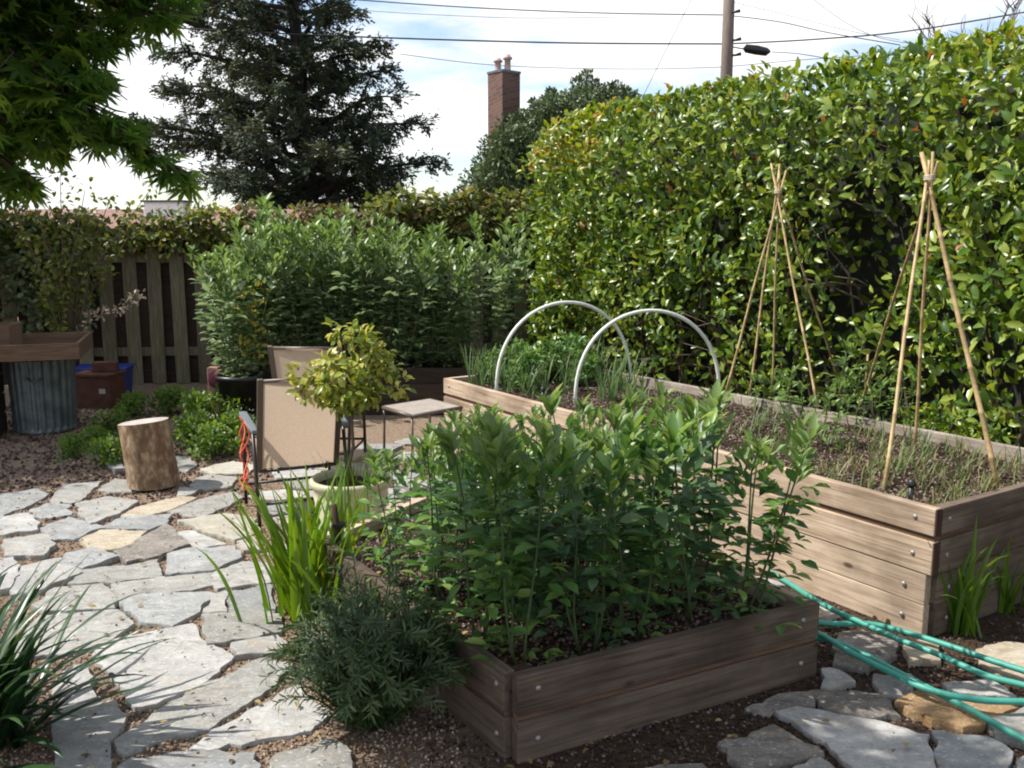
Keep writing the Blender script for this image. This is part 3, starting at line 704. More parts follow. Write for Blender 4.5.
for row in range(6):
    for c in range(5):
        s = .13 + c * .228 + random.uniform(-.04, .04); t = .16 + row * .27 + random.uniform(-.05, .05)
        p = E_ + d1 * s + d2 * t
        if not inside(p, fb_in): continue
        # mulch stays bare at the left back corner
        if s < .18 and t > 1.0: continue
        if s < .36 and t > 1.22: continue
        if s < .6 and t > 1.25: continue
        hs = 1.0 if row < 2 else 1.04
        if s > 1.0 and t > .6: hs = .98
        if s < .3: hs = .74 if t < .6 else .62
        elif s < .5 and t > .6: hs = .8
        uu = 512 + 924 * p.x / (p.y * 1.0); vt = float(np.interp(uu, [380, 420, 460, 520, 600, 650, 690, 740, 780, 815], [440, 424, 416, 402, 396, 384, 366, 384, 400, 425]))
        zt = D(uu, vt + random.uniform(-8, 26), p.y).z; hs = max(.42, min(1.12, (zt - FBZ(p)) / .86))
        spots.append((p.x, p.y, FBZ(p), hs))
def lab_front(i):
    x, y = spots[i][:2]
    return 'tall broad bean plant crowded in the low foreground bed, nearer the dark front boards' if y < 3.55 else 'tall broad bean plant at the sunlit far end of the low foreground bed'
place_all(protos, spots, lab_front, 'broad bean plants in the low front bed')

# tall beans at the back in a dark planter
tp = [bean_plant('tall_bean_plant', 40 + i, [1.36, 1.15, 1.50, 1.26][i], 6, .115, (M['bean_back'], M['bean_tip']), node=.056, spread=.38) for i in range(4)]
random.seed(9)
back = []
for i in range(17):
    u = 228 + i * 14.5
    back.append((D(u, 300, 8.45 + random.uniform(-.12, .12)), random.uniform(.93, 1.04)))
for i in range(11):
    u = 250 + i * 21
    back.append((D(u, 300, 8.95 + random.uniform(-.12, .12)), random.uniform(.95, 1.1)))
bs = []
for (p, s) in back:
    z = .40
    uu = 512 + 924 * p.x / p.y; vt = float(np.interp(uu, [205, 222, 245, 280, 305, 325, 340, 360, 382, 400, 425, 445, 462, 478], [262, 242, 218, 204, 212, 232, 216, 208, 226, 216, 222, 236, 262, 268]))
    zt = D(uu, vt + random.uniform(-2, 14), p.y).z; s = min(1.1, (zt - z) / 1.46)
    bs.append((p.x, p.y, z, s))
p = D(488, 300, 8.6); bs.append((p.x, p.y, .35, 1.02)); p = D(500, 300, 8.75); bs.append((p.x, p.y, .35, .95))
def lab_back(i):
    if i >= len(back): return 'tall slim bean plant standing apart beside the dark end of the hedge'
    return 'tall bean plant in the dense row growing in the dark planter by the fence' if i < 17 else 'tall bean plant in the second row, close against the back fence'
place_all(tp, bs, lab_back, 'tall bean plants by the back fence')

pl = empty('planter_box', (0, 0, 0), label='long dark timber planter under the tall bean plants', cat='planter')
x0, x1 = D(262, 380, 8.15).x, D(515, 380, 8.15).x
q = [Vector((x0, 8.15)), Vector((x1, 8.15)), Vector((x1, 9.25)), Vector((x0, 9.25))]
M['planter_wood'] = surf_mat('dark_stained_timber', [(.3, (.018, .012, .009)), (.7, (.05, .035, .025))], 5, (1.2, 12, 12), .8, .4)
for i in range(4):
    a, b = q[i], q[(i + 1) % 4]; d = (b - a).normalized(); e = .042 if i % 2 else .002
    for z in (0, .142, .284): board(pl, a + d * e, b - d * e, z, z + .139, .04, M['planter_wood'])
soil(pl, shrink(q, .04), .38, M['soil'])
# black tub at its left end
tub = empty('plant_tub', D(242, 380, 7.95) * 1, label='black plastic tub at the left end of the dark planter', cat='tub')
tub.location.z = 0
mb = MB(); mb.lathe([(.17, 0), (.205, .36), (.225, .365), (.225, .40), (.205, .40), (.195, .36), (.19, .33)], 28); obj('tub_body', mb, M['plastic_black'], tub)
mb = MB(); mb.lathe([(.19, .30), (.188, .345), (.08, .36)], 20); obj('soil', mb, M['soil'], tub)
tb = dup(tp[1], (tub.location.x, tub.location.y, .33), 1.0, .9, kids=list(tp[1].children)); tag(tb, 'bean plant with yellowing leaves growing in the black plastic tub', 'bean plant', 'tall bean plants by the back fence')
tb2 = dup(tp[0], (tub.location.x - .08, tub.location.y + .1, .33), 3.0, .78, kids=list(tp[0].children)); tag(tb2, 'shorter bean plant spreading left out of the black plastic tub', 'bean plant', 'tall bean plants by the back fence')
# yellowing leaves part
O = []; 
for k in range(90):
    a = random.random() * 6.28; z = random.uniform(.25, .95); O.append((.16 * math.cos(a) * random.random() + .02, -.15 + .12 * math.sin(a), z))
mb = MB(); mb.batch(BEANL, O, rdir(90, .1), rdir(90, .8), rng.uniform(.05, .08, 90)); yl = obj('yellow_leaves', mb, M['yellow_leaf'], tb)

# ================================================================== generic leafy plant
def leaf_clumps(mb, tpl, centers, per, rad, size, up=.3, nup=.6, shell=.45, squash=.8):
    for (c, rr) in centers:
        n = per if not callable(per) else per(rr)
        v = rdir(n); r = rr * (shell + (1 - shell) * rng.random(n) ** .5)
        O = np.array(c)[None, :] + v * r[:, None] * np.array([1, 1, squash])
        d = unit(v + rdir(n) * .9 + np.array([0, 0, up])); nn = unit(v * .6 + rdir(n) * .6 + np.array([0, 0, nup]))
        mb.batch(tpl, O, d, nn, rng.uniform(.7, 1.25, n) * size)
def bush(name, seed, rad, h, nclump, per, size, m, tpl=SMALL, stem_m='stem', nst=8, cr=.4):
    random.seed(seed); r = empty(name); C = []
    for i in range(nclump):
        a = random.random() * 6.28; q = random.random() ** .5; z = random.uniform(.18, 1.0)
        q2 = q * (1 - .45 * z)
        C.append(((rad * q2 * math.cos(a), rad * q2 * math.sin(a), h * z * .92), rad * cr * random.uniform(.6, 1.1)))
    mb = MB(); leaf_clumps(mb, tpl, C, per, 0, size)
    st = MB()
    for (c, rr) in C[:nst * 2]: st.tube([(c[0] * .1, c[1] * .1, -.01), (c[0] * .5, c[1] * .5, c[2] * .55), c], [.004, .003, .0015], 4)
    obj('stem', st, M[stem_m], r); obj('foliage', mb, m, r); return r

# low herbs near the stump
hb = [bush('leafy_herb', 70 + i, .2, .26, 26, 30, .042, M['herb']) for i in range(3)]
def gnd(u, v, z=0): return G(u, v, z)
hs = [(190, 452, .95, 'bright green low herb right behind the upright log'), (216, 462, .95, 'bright green bushy herb spilling onto the flagstones beside the tan chair'),
      (238, 450, 1.0, 'leafy herb squeezed against the left arm of the tan chair'), (205, 432, 1.1, 'green herb mound in front of the maroon wrapped post'),
      (235, 425, 1.1, 'green herb below the black tub'), (106, 470, .75, 'small green herb left of the upright log'),
      (70, 463, .6, 'small leafy weed furthest left at the edge of the flagstones'), (112, 440, .8, 'green weed in front of the rust red box'),
      (135, 420, .8, 'pale flowered weed beside the blue bin'), (170, 418, .9, 'herb tuft at the foot of the fence'), (96, 452, .6, 'weed behind the leftmost flagstones')]
for i, (u, v, s, l) in enumerate(hs):
    p = gnd(u, v - 4); k = i % 3
    if i < 3: o = hb[k]; o.location = p; o.rotation_euler = (0, 0, i); o.scale = (s,) * 3
    else: o = dup(hb[k], p, i * 1.3, s, kids=list(hb[k].children))
    tag(o, l, 'herb', 'low green herbs along the back of the paving')
# pale flowers in the herbs (parts of three of them)
for k in range(3):
    O = np.stack([rng.uniform(-.17, .17, 12), rng.uniform(-.17, .17, 12), rng.uniform(.2, .3, 12)], 1)
    mb = MB(); mb.batch(SMALL, O, rdir(12, .3), rdir(12, 1), .022); obj('blossom', mb, M['flower'], hb[k])
p = gnd(150, 452); big = bush('dead_seedhead', 88, .14, .22, 12, 14, .03, M['straw'])
big.location = gnd(100, 440); tag(big, 'dry brownish seeding weed in front of the zinc bin', 'weed')

# ================================================================== log stump
lg = empty('log_stump', tuple(G(154, 487)), label='upright cut log with pale peeled bark standing on the flagstones', cat='log')
mb = MB(); n = 40; V = []; rings = 9; top_tilt = .11
for i in range(rings):
    t = i / (rings - 1)
    for k in range(n):
        a = 2 * math.pi * k / n; r = .152 * (1 + .05 * (1 - t) ** 2) * (1 + .035 * mn.noise(Vector((math.cos(a) * 2.5, math.sin(a) * 2.5, t * 1.5))) + .02 * mn.noise(Vector((math.cos(a) * 9, math.sin(a) * 9, t * 2))))
        x, y = r * math.cos(a), r * math.sin(a); z = .02 + (.41 + x * .10 + y * -.05) * t
        V.append((x - .035 * t, y - .01 * t, z))
F = [(i * n + k, i * n + (k + 1) % n, (i + 1) * n + (k + 1) % n, (i + 1) * n + k) for i in range(rings - 1) for k in range(n)]
mb.add(V, F, True); obj('bark', mb, M['stump_bark'], lg)
tv = V[-n:]; mb = MB(); cx, cy, cz = [sum(p[i] for p in tv) / n for i in range(3)]
V2 = [(cx + (p[0] - cx) * .995, cy + (p[1] - cy) * .995, p[2] + .002) for p in tv] + [(cx + (p[0] - cx) * .5, cy + (p[1] - cy) * .5, cz + (p[2] - cz) * .5 + .006) for p in tv] + [(cx, cy, cz + .005)]
F = [(k, (k + 1) % n, n + (k + 1) % n, n + k) for k in range(n)] + [(n + k, n + (k + 1) % n, 2 * n) for k in range(n)]
mb.add(V2, F, True); obj('cut_top', mb, M['cut_wood'], lg)

# ================================================================== folding sling chair
def make_chair(label):
    """faces +Y; origin on the ground under the seat centre"""
    r = empty('folding_chair', (0, 0, 0), label=label, cat='chair', group='tan sling folding chairs')
    w = .235
    def bar(name, pts, rad, m, n=8):
        mb = MB(); mb.tube(pts, rad, n); obj(name, mb, M[m], r)
    # back sling and frame, leaning back towards -Y
    b0, b1 = Vector((0, -.17, .30)), Vector((0, -.34, .83))
    V = []; nx, nz = 8, 10
    for j in range(nz + 1):
        t = j / nz
        for i in range(nx + 1):
            s = i / nx * 2 - 1; sag = .018 * (1 - s * s)
            p = b0.lerp(b1, t); V.append((s * (w - .018), p.y - sag * .9, p.z - .0))
    F = [(j * (nx + 1) + i, j * (nx + 1) + i + 1, (j + 1) * (nx + 1) + i + 1, (j + 1) * (nx + 1) + i) for j in range(nz) for i in range(nx)]
    mb = MB(); mb.add(V, F, True); o = obj('backrest', mb, M['sling'], r)
    for s in (-1, 1):
        mb = MB(); d = (b1 - b0).normalized(); c = (b0 + b1) / 2
        Mx = Matrix.Rotation(math.atan2(-(b1.y - b0.y), b1.z - b0.z), 3, 'X')
        mb.box((s * (w - .002), c.y, c.z), (.034, .020, (b1 - b0).length + .03), Mx); obj('back_frame', mb, M['metal_brown'], r, bevel=.004)
    bar('top_rail', [(-w, b1.y, b1.z), (w, b1.y, b1.z)], .011, 'metal_brown')
    # seat
    s0, s1 = Vector((0, -.16, .315)), Vector((0, .27, .385)); V = []
    for j in range(nz + 1):
        t = j / nz
        for i in range(nx + 1):
            s = i / nx * 2 - 1; p = s0.lerp(s1, t); V.append((s * (w - .018), p.y, p.z - .02 * (1 - s * s) * math.sin(math.pi * min(t + .1, 1))))
    mb = MB(); mb.add(V, F, True); o = obj('seat', mb, M['sling'], r)
    for s in (-1, 1): bar('seat_rail', [(s * w, -.17, .315), (s * w, .28, .388)], .011, 'metal_dark')
    bar('front_rail', [(-w, .28, .388), (w, .28, .388)], .010, 'metal_dark'); bar('rear_rail', [(-w, -.17, .285), (w, -.17, .285)], .010, 'metal_dark')
    W2 = .27
    for s in (-1, 1):
        # crossed legs
        bar('leg', [(s * W2, -.33, .008), (s * W2, -.29, .25), (s * W2, -.22, .555)], .0115, 'metal_dark')
        bar('leg', [(s * W2, .17, .008), (s * W2, .155, .28), (s * W2, .14, .57)], .0115, 'metal_dark'); bar('side_rail', [(s * W2, -.31, .13), (s * W2, .16, .13)], .008, 'metal_dark')
        mb = MB(); pts = [(-.30, .555), (-.20, .562), (.0, .574), (.14, .58), (.20, .572)]
        V = []
        for (y, z) in pts:
            hw = .024 if y > -.25 and y < .18 else .017
            V += [(s * W2 - hw, y, z), (s * W2 + hw, y, z), (s * W2 + hw, y, z - .022), (s * W2 - hw, y, z - .022)]
        F2 = [(i * 4 + k, i * 4 + (k + 1) % 4, i * 4 + 4 + (k + 1) % 4, i * 4 + 4 + k) for i in range(4) for k in range(4)] + [(3, 2, 1, 0), (16, 17, 18, 19)]
        mb.add(V, F2); obj('armrest', mb, M['plastic_grey'], r, bevel=.006)
    bar('stretcher', [(-W2, -.31, .13), (W2, -.31, .13)], .009, 'metal_dark')
    bar('stretcher', [(-W2, .16, .13), (W2, .16, .13)], .009, 'metal_dark')
    for x in (-.12, .05, .17): bar('stud', [(x, -.17, .265), (x, -.17, .32)], .008, 'metal_dark', 6)
    return r
ch = make_chair('tan sling chair nearer the camera, orange cord on its arm')
ch.location = (-1.285, 5.27, .01); ch.rotation_euler = (0, 0, R(24)); ch.scale = (.93, 1, .98)
ch2 = dup(ch, (-1.35, 6.42, .0), R(-4), (1, 1, 1.03), label='tan sling chair half hidden behind the nearer chair')
# orange cord hanging from the left arm
mb = MB(); pts = []
random.seed(3)
cl = Matrix.Rotation(R(24), 4, 'Z')
base = Vector(ch.location)
for i in range(64):
    t = i / 63; a = t * 44
    p = Vector((-.28 + .022 * math.sin(a * .9), .0 + .06 * math.cos(a * .53) - .14 * t, .56 - .50 * abs(math.sin(t * 4.4)) * .8))
    pts.append(base + (cl @ p))
mb.tube(pts, .0045, 6); obj('cord', mb, M['rope'], label='orange cord looped over the left arm of the nearer chair', cat='cord')

# ================================================================== side table
t = empty('side_table', (0, 0, 0), label='small square patio table with thin dark legs', cat='table')
tc_ = [Vector((-.90, 6.34)), Vector((-.665, 6.02)), Vector((-.35, 6.33)), Vector((-.60, 6.64))]
cen = sum(tc_, Vector((0, 0))) / 4; t.location = (cen.x, cen.y, .035)
mb = MB(); q = [p - cen for p in tc_]
mb.add([(p.x * .95, p.y * .95, .372) for p in q] + [(p.x * .95, p.y * .95, .384) for p in q], [(3, 2, 1, 0), (4, 5, 6, 7)] + [(i, (i + 1) % 4, 4 + (i + 1) % 4, 4 + i) for i in range(4)])
M['tabletop'] = surf_mat('stone_look_table', [(.3, (.21, .18, .15)), (.7, (.31, .27, .235))], 20, rough=.6, bump=.2)
obj('tabletop', mb, M['tabletop'], t, bevel=.002)
for i in range(4):
    a, b = q[i], q[(i + 1) % 4]; mb = MB(); mb.tube([(a.x, a.y, .372), (b.x, b.y, .372)], .013, 6); obj('table_rim', mb, M['metal_brown'], t)
    mb = MB(); mb.tube([(a.x * .97, a.y * .97, .365), (a.x * 1.0, a.y * 1.0, -.01)], .0095, 6); obj('leg', mb, M['metal_brown'], t)

# ================================================================== pot and small tree
PX, PY = -.885, 4.92
pot = empty('plant_pot', (PX, PY, 0), label='round cream ceramic pot holding the small tree', cat='pot')
mb = MB(); mb.lathe([(.165, .02), (.178, .04), (.19, .09), (.186, .095), (.198, .14), (.194, .145), (.204, .19), (.2, .195), (.208, .24), (.218, .25), (.224, .268), (.218, .285), (.204, .288), (.196, .275), (.19, .25), (.185, .22)], 44); obj('pot_body', mb, M['glaze'], pot)
mb = MB(); mb.lathe([(.187, .2), (.187, .245), (.1, .252), (.02, .25)], 24); obj('soil', mb, M['soil'], pot)
ct = empty('small_tree', (PX, PY, .24), label='small lollipop tree with yellow-green leaves in the cream pot', cat='tree')
mb = MB(); mb.tube([(.01, 0, 0), (-.005, .01, .12), (.02, 0, .22), (.015, .0, .36), (.03, 0, .45)], [.012, .010, .0095, .009, .008], 7); 
random.seed(12); C = []
for i in range(26):
    a = i * 2.4; zz = random.uniform(-1, 1); rr = math.sqrt(max(0, 1 - zz * zz)) * random.uniform(.55, 1.0)
    C.append(((.02 + .235 * rr * math.cos(a), .2 * rr * math.sin(a), .64 + .18 * zz + .02 * math.cos(a)), random.uniform(.045, .075)))
C += [((-.21, 0, .53), .07), ((.26, 0, .56), .075), ((-.02, 0, .85), .07), ((.17, 0, .74), .07), ((-.24, .02, .62), .065), ((.02, 0, .64), .1), ((-.12, .05, .60), .09), ((.12, -.05, .6), .09)]
for (c, rr) in C: mb.tube([(.03, 0, .43), ((.03 + c[0]) / 2, c[1] / 2, (.44 + c[2]) / 2), c], [.005, .0035, .002], 5)
obj('trunk', mb, M['twig'], ct)
mb = MB(); leaf_clumps(mb, oval(.5, .08, .25), C, 36, 0, .052, up=-.1, nup=.8, shell=.35); obj('crown', mb, M['citrus'], ct)
# grassy blades in the pot
gp = empty('pot_grass', (PX, PY, .24), label='thin grass blades growing in the cream pot', cat='grass')
mb = MB(); random.seed(2)
for k in range(46):
    a = random.random() * 6.28; q_ = random.uniform(.02, .17); blade(mb, (q_ * math.cos(a), q_ * math.sin(a), 0), (math.cos(a + random.uniform(-1, 1)), math.sin(a)), random.uniform(.12, .24), .007, random.uniform(.3, 1.2), 5, 0, 1.35)
obj('blades', mb, M['blade'], gp)

# ================================================================== strap leaved clumps
def clump(name, loc, n, ln, wd, m, label, cat, seed, arch=(.4, 1.3), up=(1.05, 1.45), spread=.08, bias=None, grp=None, seg=7, stemlike=False):
    random.seed(seed); r = empty(name, loc, 0, label, cat, grp); groups = [MB() for _ in range(1)]
    for k in range(n):
        a = random.random() * 6.28
        d = (math.cos(a), math.sin(a))
        if bias and random.random() < bias[2]: d = (bias[0] + random.uniform(-.5, .5), bias[1] + random.uniform(-.5, .5))
        b = (random.gauss(0, spread), random.gauss(0, spread), -.01)
        blade(groups[0], b, d, random.uniform(*ln), random.uniform(*wd), random.uniform(*arch), seg, random.uniform(-.9, .9), random.uniform(*up))
    obj('leaves', groups[0], m, r); return r
p = G(305, 620); c1 = clump('strap_leaf_clump', (p.x + .02, p.y + .08, 0), 88, (.42, .72), (.028, .044), M['blade'], 'bright green upright strap leaf clump at the left end of the front bed', 'strap leaf plant', 21, (.1, .9), (1.05, 1.5), .085, (-1, .1, .3))
mb = MB(); random.seed(4)
for k in range(5): blade(mb, (random.uniform(-.03, .06), random.uniform(-.06, .02), 0), (random.uniform(-1, .4), -.2), random.uniform(.24, .40), .026, random.uniform(.8, 1.6), 7, .4, 1.3)
obj('yellow_blade', mb, M['yellow_leaf'], c1)
clump('strap_leaf_clump', (G(350, 580).x + .0, G(350, 580).y, 0.0), 36, (.38, .56), (.020, .030), M['blade'], 'narrow bright green blades between the bed board and the cream pot', 'strap leaf plant', 23, (.1, .5), (1.3, 1.5), .05)
# dark strap clump bottom left
def dark_clump():
    r = empty('dark_strap_plant', (-1.70, 2.70, 0), 0, 'large dark green strap-leaved plant arching in from the bottom left corner', 'strap leaf plant')
    mb = MB(); random.seed(31)
    base = Vector((-1.42, 2.22, 0))
    for k in range(96):
        a = random.random() * 6.28; l = random.uniform(.42, .76)
        if k < 75: a = random.gauss(-.1, .75)
        blade(mb, (random.gauss(0, .07), random.gauss(0, .07), .0), (math.cos(a), math.sin(a)), l, random.uniform(.036, .056), random.uniform(.5, 1.3), 9, random.uniform(-.3, .3), random.uniform(.45, 1.35))
    obj('leaves', mb, M['blade_dark'], r)
dark_clump()
# two clumps beside the near end of the tall bed
p = G(960, 632); c3 = clump('strap_leaf_clump', (p.x, p.y, 0), 30, (.28, .52), (.022, .036), M['blade'], 'green iris-like shoots against the dark end of the tall bed', 'strap leaf plant', 25, (.1, 1.7), (1.15, 1.52), .03)
p = G(1008, 612); clump('strap_leaf_clump', (p.x, p.y, 0), 12, (.24, .42), (.020, .030), M['blade'], 'thin iris-like shoot at the right edge of the picture', 'strap leaf plant', 26, (.1, 1.3), (1.2, 1.5), .022)

# narrow grey green bush beside the front bed
def rosemary():
    r = empty('narrow_leaf_bush', (-.46, 2.82, 0), 0, 'dark grey-green bush with narrow leaves at the corner of the low front bed', 'bush')
    random.seed(14); st = MB(); O = []; Dn = []; Nn = []; Sz = []
    for k in range(230):
        a = random.random() * 6.28; q_ = random.random() ** .6; ln = random.uniform(.38, .66)
        dx, dy = math.cos(a) * q_ * .33, math.sin(a) * q_ * .30
        pts = []
        for i in range(8):
            t = i / 7; pts.append(Vector((dx * t ** .8 * 1.0 + .02 * math.cos(a), dy * t ** .8 + .02 * math.sin(a), ln * (1 - .55 * q_) * math.sin(t * (1.5 + .5 * q_)) + random.uniform(-.004, .004))))
        st.tube(pts, [.0035 - .0022 * i / 7 for i in range(8)], 4)
        for i in range(46):
            t = .06 + .94 * i / 46; f = t * 7; j = min(6, int(f)); p = pts[j].lerp(pts[j + 1], f - j)
            d = (pts[j + 1] - pts[j]).normalized(); b = i * 2.4
            side = d.orthogonal().normalized(); side = Matrix.Rotation(b, 3, d) @ side
            O.append(tuple(p)); Dn.append(tuple(d * .75 + side * .8 + Vector((0, 0, -.15)))); Nn.append(tuple(d + Vector((0, 0, .5)))); Sz.append(random.uniform(.036, .062) * (1.1 - .4 * t))
    mb = MB(); mb.batch(oval(.16, .03, .15), O, Dn, Nn, Sz)
    obj('stem', st, M['stem'], r); obj('foliage', mb, M['rosemary'], r)
rosemary()

# ================================================================== plants in the long bed
def on_bed(u, v): p = G(u, v, .49); return Vector((p.x, p.y, BBZ(p)))
random.seed(77)
def onion(seed, n, l, m=None, w=.008):
    r = empty('onion_plant'); mb = MB(); random.seed(seed)
    for k in range(n):
        a = random.random() * 6.28; blade(mb, (random.gauss(0, .012), random.gauss(0, .012), -.01), (math.cos(a), math.sin(a)), random.uniform(.6, 1) * l, random.uniform(.8, 1.3) * w, random.uniform(.1, 1.2), 6, .3, random.uniform(1.1, 1.5))
    obj('blades', mb, m or M['onion'], r); return r
on = [onion(i, 9, .36, w=.012) for i in range(3)]
pts = []
for k in range(44):
    s = random.uniform(.06, .94); q_ = random.uniform(.03, .34)
    p = Dd.lerp(Cc, s) + (A - Dd).normalized() * 4.0 * q_ * (.9 if s > .5 else .55)
    if inside(p, bb_in): pts.append((p.x, p.y, BBZ(p), random.uniform(.75, 1.25)))
place_all(on, pts, 'garlic-like clump of thin upright leaves at the far end of the long bed', 'thin-leaved clumps at the far end of the long bed', cat='garlic plant')
# kale like / leafy greens further back
gs = [bush('leafy_green', 90 + i, .13, .28, 16, 22, .05, M['bean'], BEANL) for i in range(2)]
pts = []
for k in range(12):
    p = Dd.lerp(Cc, .15 + .75 * random.random()) + (A - Dd).normalized() * random.uniform(.08, .7); pts.append((p.x, p.y, BBZ(p), random.uniform(.7, 1.1)))
place_all(gs, pts, 'leafy green plant among the thin-leaved clumps behind the white hoops', 'leafy greens behind the hoops', cat='leafy plant')
# young beans half way
yb = [bean_plant('young_bean_plant', 60 + i, .30, 2, .055, (M['bean_tip'], M['bean_tip']), node=.035, spread=.05) for i in range(2)]
ys_ = [(795, 425), (815, 432), (832, 420), (850, 428), (786, 412), (862, 405), (845, 405), (760, 408), (872, 425), (826, 445), (905, 415), (890, 402)]
place_all(yb, [(*on_bed(u, v), random.uniform(.6, .95)) for u, v in ys_], 'young bean seedling between the two cane wigwams in the long bed', 'young bean seedlings between the wigwams', cat='seedling')
o = dup(yb[0], tuple(on_bed(848, 400)), .4, 1.55, label='tallest young bean climbing a cane between the two wigwams', group='young bean seedlings between the wigwams', kids=list(yb[0].children))
# weeds and grasses near the front corner: uncountable
mb = MB(); random.seed(6)
for k in range(330):
    s, q_ = random.random(), random.random()
    p = A.lerp(B, .04 + .92 * s) + (Dd - A).normalized() * (.06 + 1.35 * q_ ** 1.1)
    if not inside(p, bb_in): continue
    den = mn.noise(Vector((p.x * 4, p.y * 4, 0)))
    if den < -.05 - .3 * (1 - q_): continue
    a = random.random() * 6.28
    for j in range(4):
        blade(mb, (p.x + random.gauss(0, .012), p.y + random.gauss(0, .012), BBZ(p) - .004), (math.cos(a + j * 1.7), math.sin(a + j * 1.7)), random.uniform(.04, .13), random.uniform(.005, .009), random.uniform(.4, 1.8), 4, .2, random.uniform(.8, 1.5))
obj('weedy_grass', mb, M['straw'], label='straw-coloured weedy grass in the near end of the long bed', kind='stuff')
mb = MB()
for k in range(420):
    s, q_ = random.random(), random.random()
    p = A.lerp(B, .05 + .9 * s) + (Dd - A).normalized() * (.3 + 3.2 * q_)
    if not inside(p, bb_in) or mn.noise(Vector((p.x * 3, p.y * 3, 7))) < .08: continue
    a = random.random() * 6.28; 
    for j in range(3): blade(mb, (p.x, p.y, BBZ(p) - .004), (math.cos(a + j * 2), math.sin(a + j * 2)), random.uniform(.06, .20), .008, random.uniform(.2, 1.3), 4, .2, random.uniform(.9, 1.5))
obj('green_seedlings', mb, M['onion'], label='scattered green seedlings across the soil of the long bed', kind='stuff')

# ---- white hoops
def hoop(a, b, h, label):
    r = empty('hoop', tuple(a), 0, label, 'hoop', 'white pipe hoops over the long bed'); d = Vector(b) - Vector(a)
    mb = MB(); pts = []
    for i in range(33):
        t = math.pi * i / 32; pts.append(d * (.5 - .5 * math.cos(t)) + Vector((0, 0, h * math.sin(t) ** .85 - (.05 if i in (0, 32) else 0))))
    mb.tube(pts, .0125, 10); obj('pipe', mb, M['pvc'], r)
    for e in (0, 1):
        p = d * e; mb = MB(); mb.box((0, 0, 0), (.05, .012, .03)); obj('clamp', mb, M['bolt'], r, (p.x * (.985 if e else 1), p.y * (.985 if e else 1), .02), R(-57))
    return r
nrm = Vector((Dd - A).normalized())
pa = G(492, 388, .54); pb = G(633, 378, .54); hoop((pa.x + .03, pa.y + .03, .5), (pb.x - .02, pb.y, .5), .62, 'white pipe hoop at the far end, further from the canes')
pa = G(571, 397, .54); pb = G(722, 391, .54); hoop((pa.x + .03, pa.y + .03, .5), (pb.x - .02, pb.y, .5), .60, 'white pipe hoop nearer the bamboo canes')

# ---- bamboo wigwams
def cane(mb, a, b, r=.0085):
    a, b = Vector(a), Vector(b); n = int((b - a).length / .19); pts = []; rs = []
    for i in range(n + 1):
        t = i / n; p = a.lerp(b, t) + Vector((.004 * math.sin(t * 9), .004 * math.cos(t * 7), 0))
        dl = (b - a).normalized()
        if 0 < i < n:
            pts += [p - dl * .008, p, p + dl * .008]; rs += [r * (1 - .2 * t), r * (1.28 - .2 * t), r * (1 - .2 * t)]
        else: pts.append(p); rs.append(r * (1 - .2 * t))
    mb.tube(pts, rs, 7)
def wigwam(apex, feet, tops, label, rr):
    c = sum([Vector(f) for f in feet], Vector()) / len(feet)
    r = empty('cane_wigwam', (c.x, c.y, .49), 0, label, 'cane wigwam', 'bamboo cane wigwams')
    o0 = Vector((c.x, c.y, .49))
    for f, tt, q_ in zip(feet, tops, rr):
        mb = MB(); cane(mb, Vector(f) - o0 - Vector((0, 0, .06)), tt - o0, q_); obj('cane', mb, M['bamboo'], r)
    mb = MB(); a = apex - o0
    pts = [a + Vector((.026 * math.cos(k * .9), .026 * math.sin(k * .9), -.012 + .0012 * k)) for k in range(22)]
    mb.tube(pts, .0035, 5); obj('twine', mb, M['twine'], r)
ap = D(778, 192, 6.4)
feet = [on_bed(722, 397), on_bed(748, 398), on_bed(772, 392), on_bed(820, 408), on_bed(843, 385)]
def through(f, a, ext): d = (a - Vector(f)); return a + d.normalized() * ext
jit = [Vector((.013, 0, 0)), Vector((-.012, .01, 0)), Vector((.0, -.014, 0)), Vector((-.006, .012, 0)), Vector((.012, .012, 0))]
wigwam(ap, feet, [through(f, ap + j, e) for f, j, e in zip(feet, jit, (.15, .19, .14, .21, .17))], 'bamboo cane wigwam of five canes, further from the camera', [.009, .0085, .008, .009, .0085])
ap = D(930, 178, 4.45)
feet = [on_bed(857, 408), on_bed(883, 488), on_bed(914, 455), on_bed(1003, 487)]
wigwam(ap, feet, [through(f, ap + j, e) for f, j, e in zip(feet, jit, (.10, .09, .12, .13))], 'bamboo cane wigwam of four canes at the near end of the bed', [.009, .0095, .0085, .0125])
# short stakes left in the bed
for u, v, h, l in ((781, 372, .18, 'short wooden stake behind the further wigwam'), (865, 392, .28, 'short cane stub beside the near wigwam')):
    p = on_bed(u, v); mb = MB(); mb.tube([(0, 0, -.05), (.005, 0, h)], .008, 6); obj('stake', mb, M['bamboo'], loc=tuple(p), label=l, cat='stake')

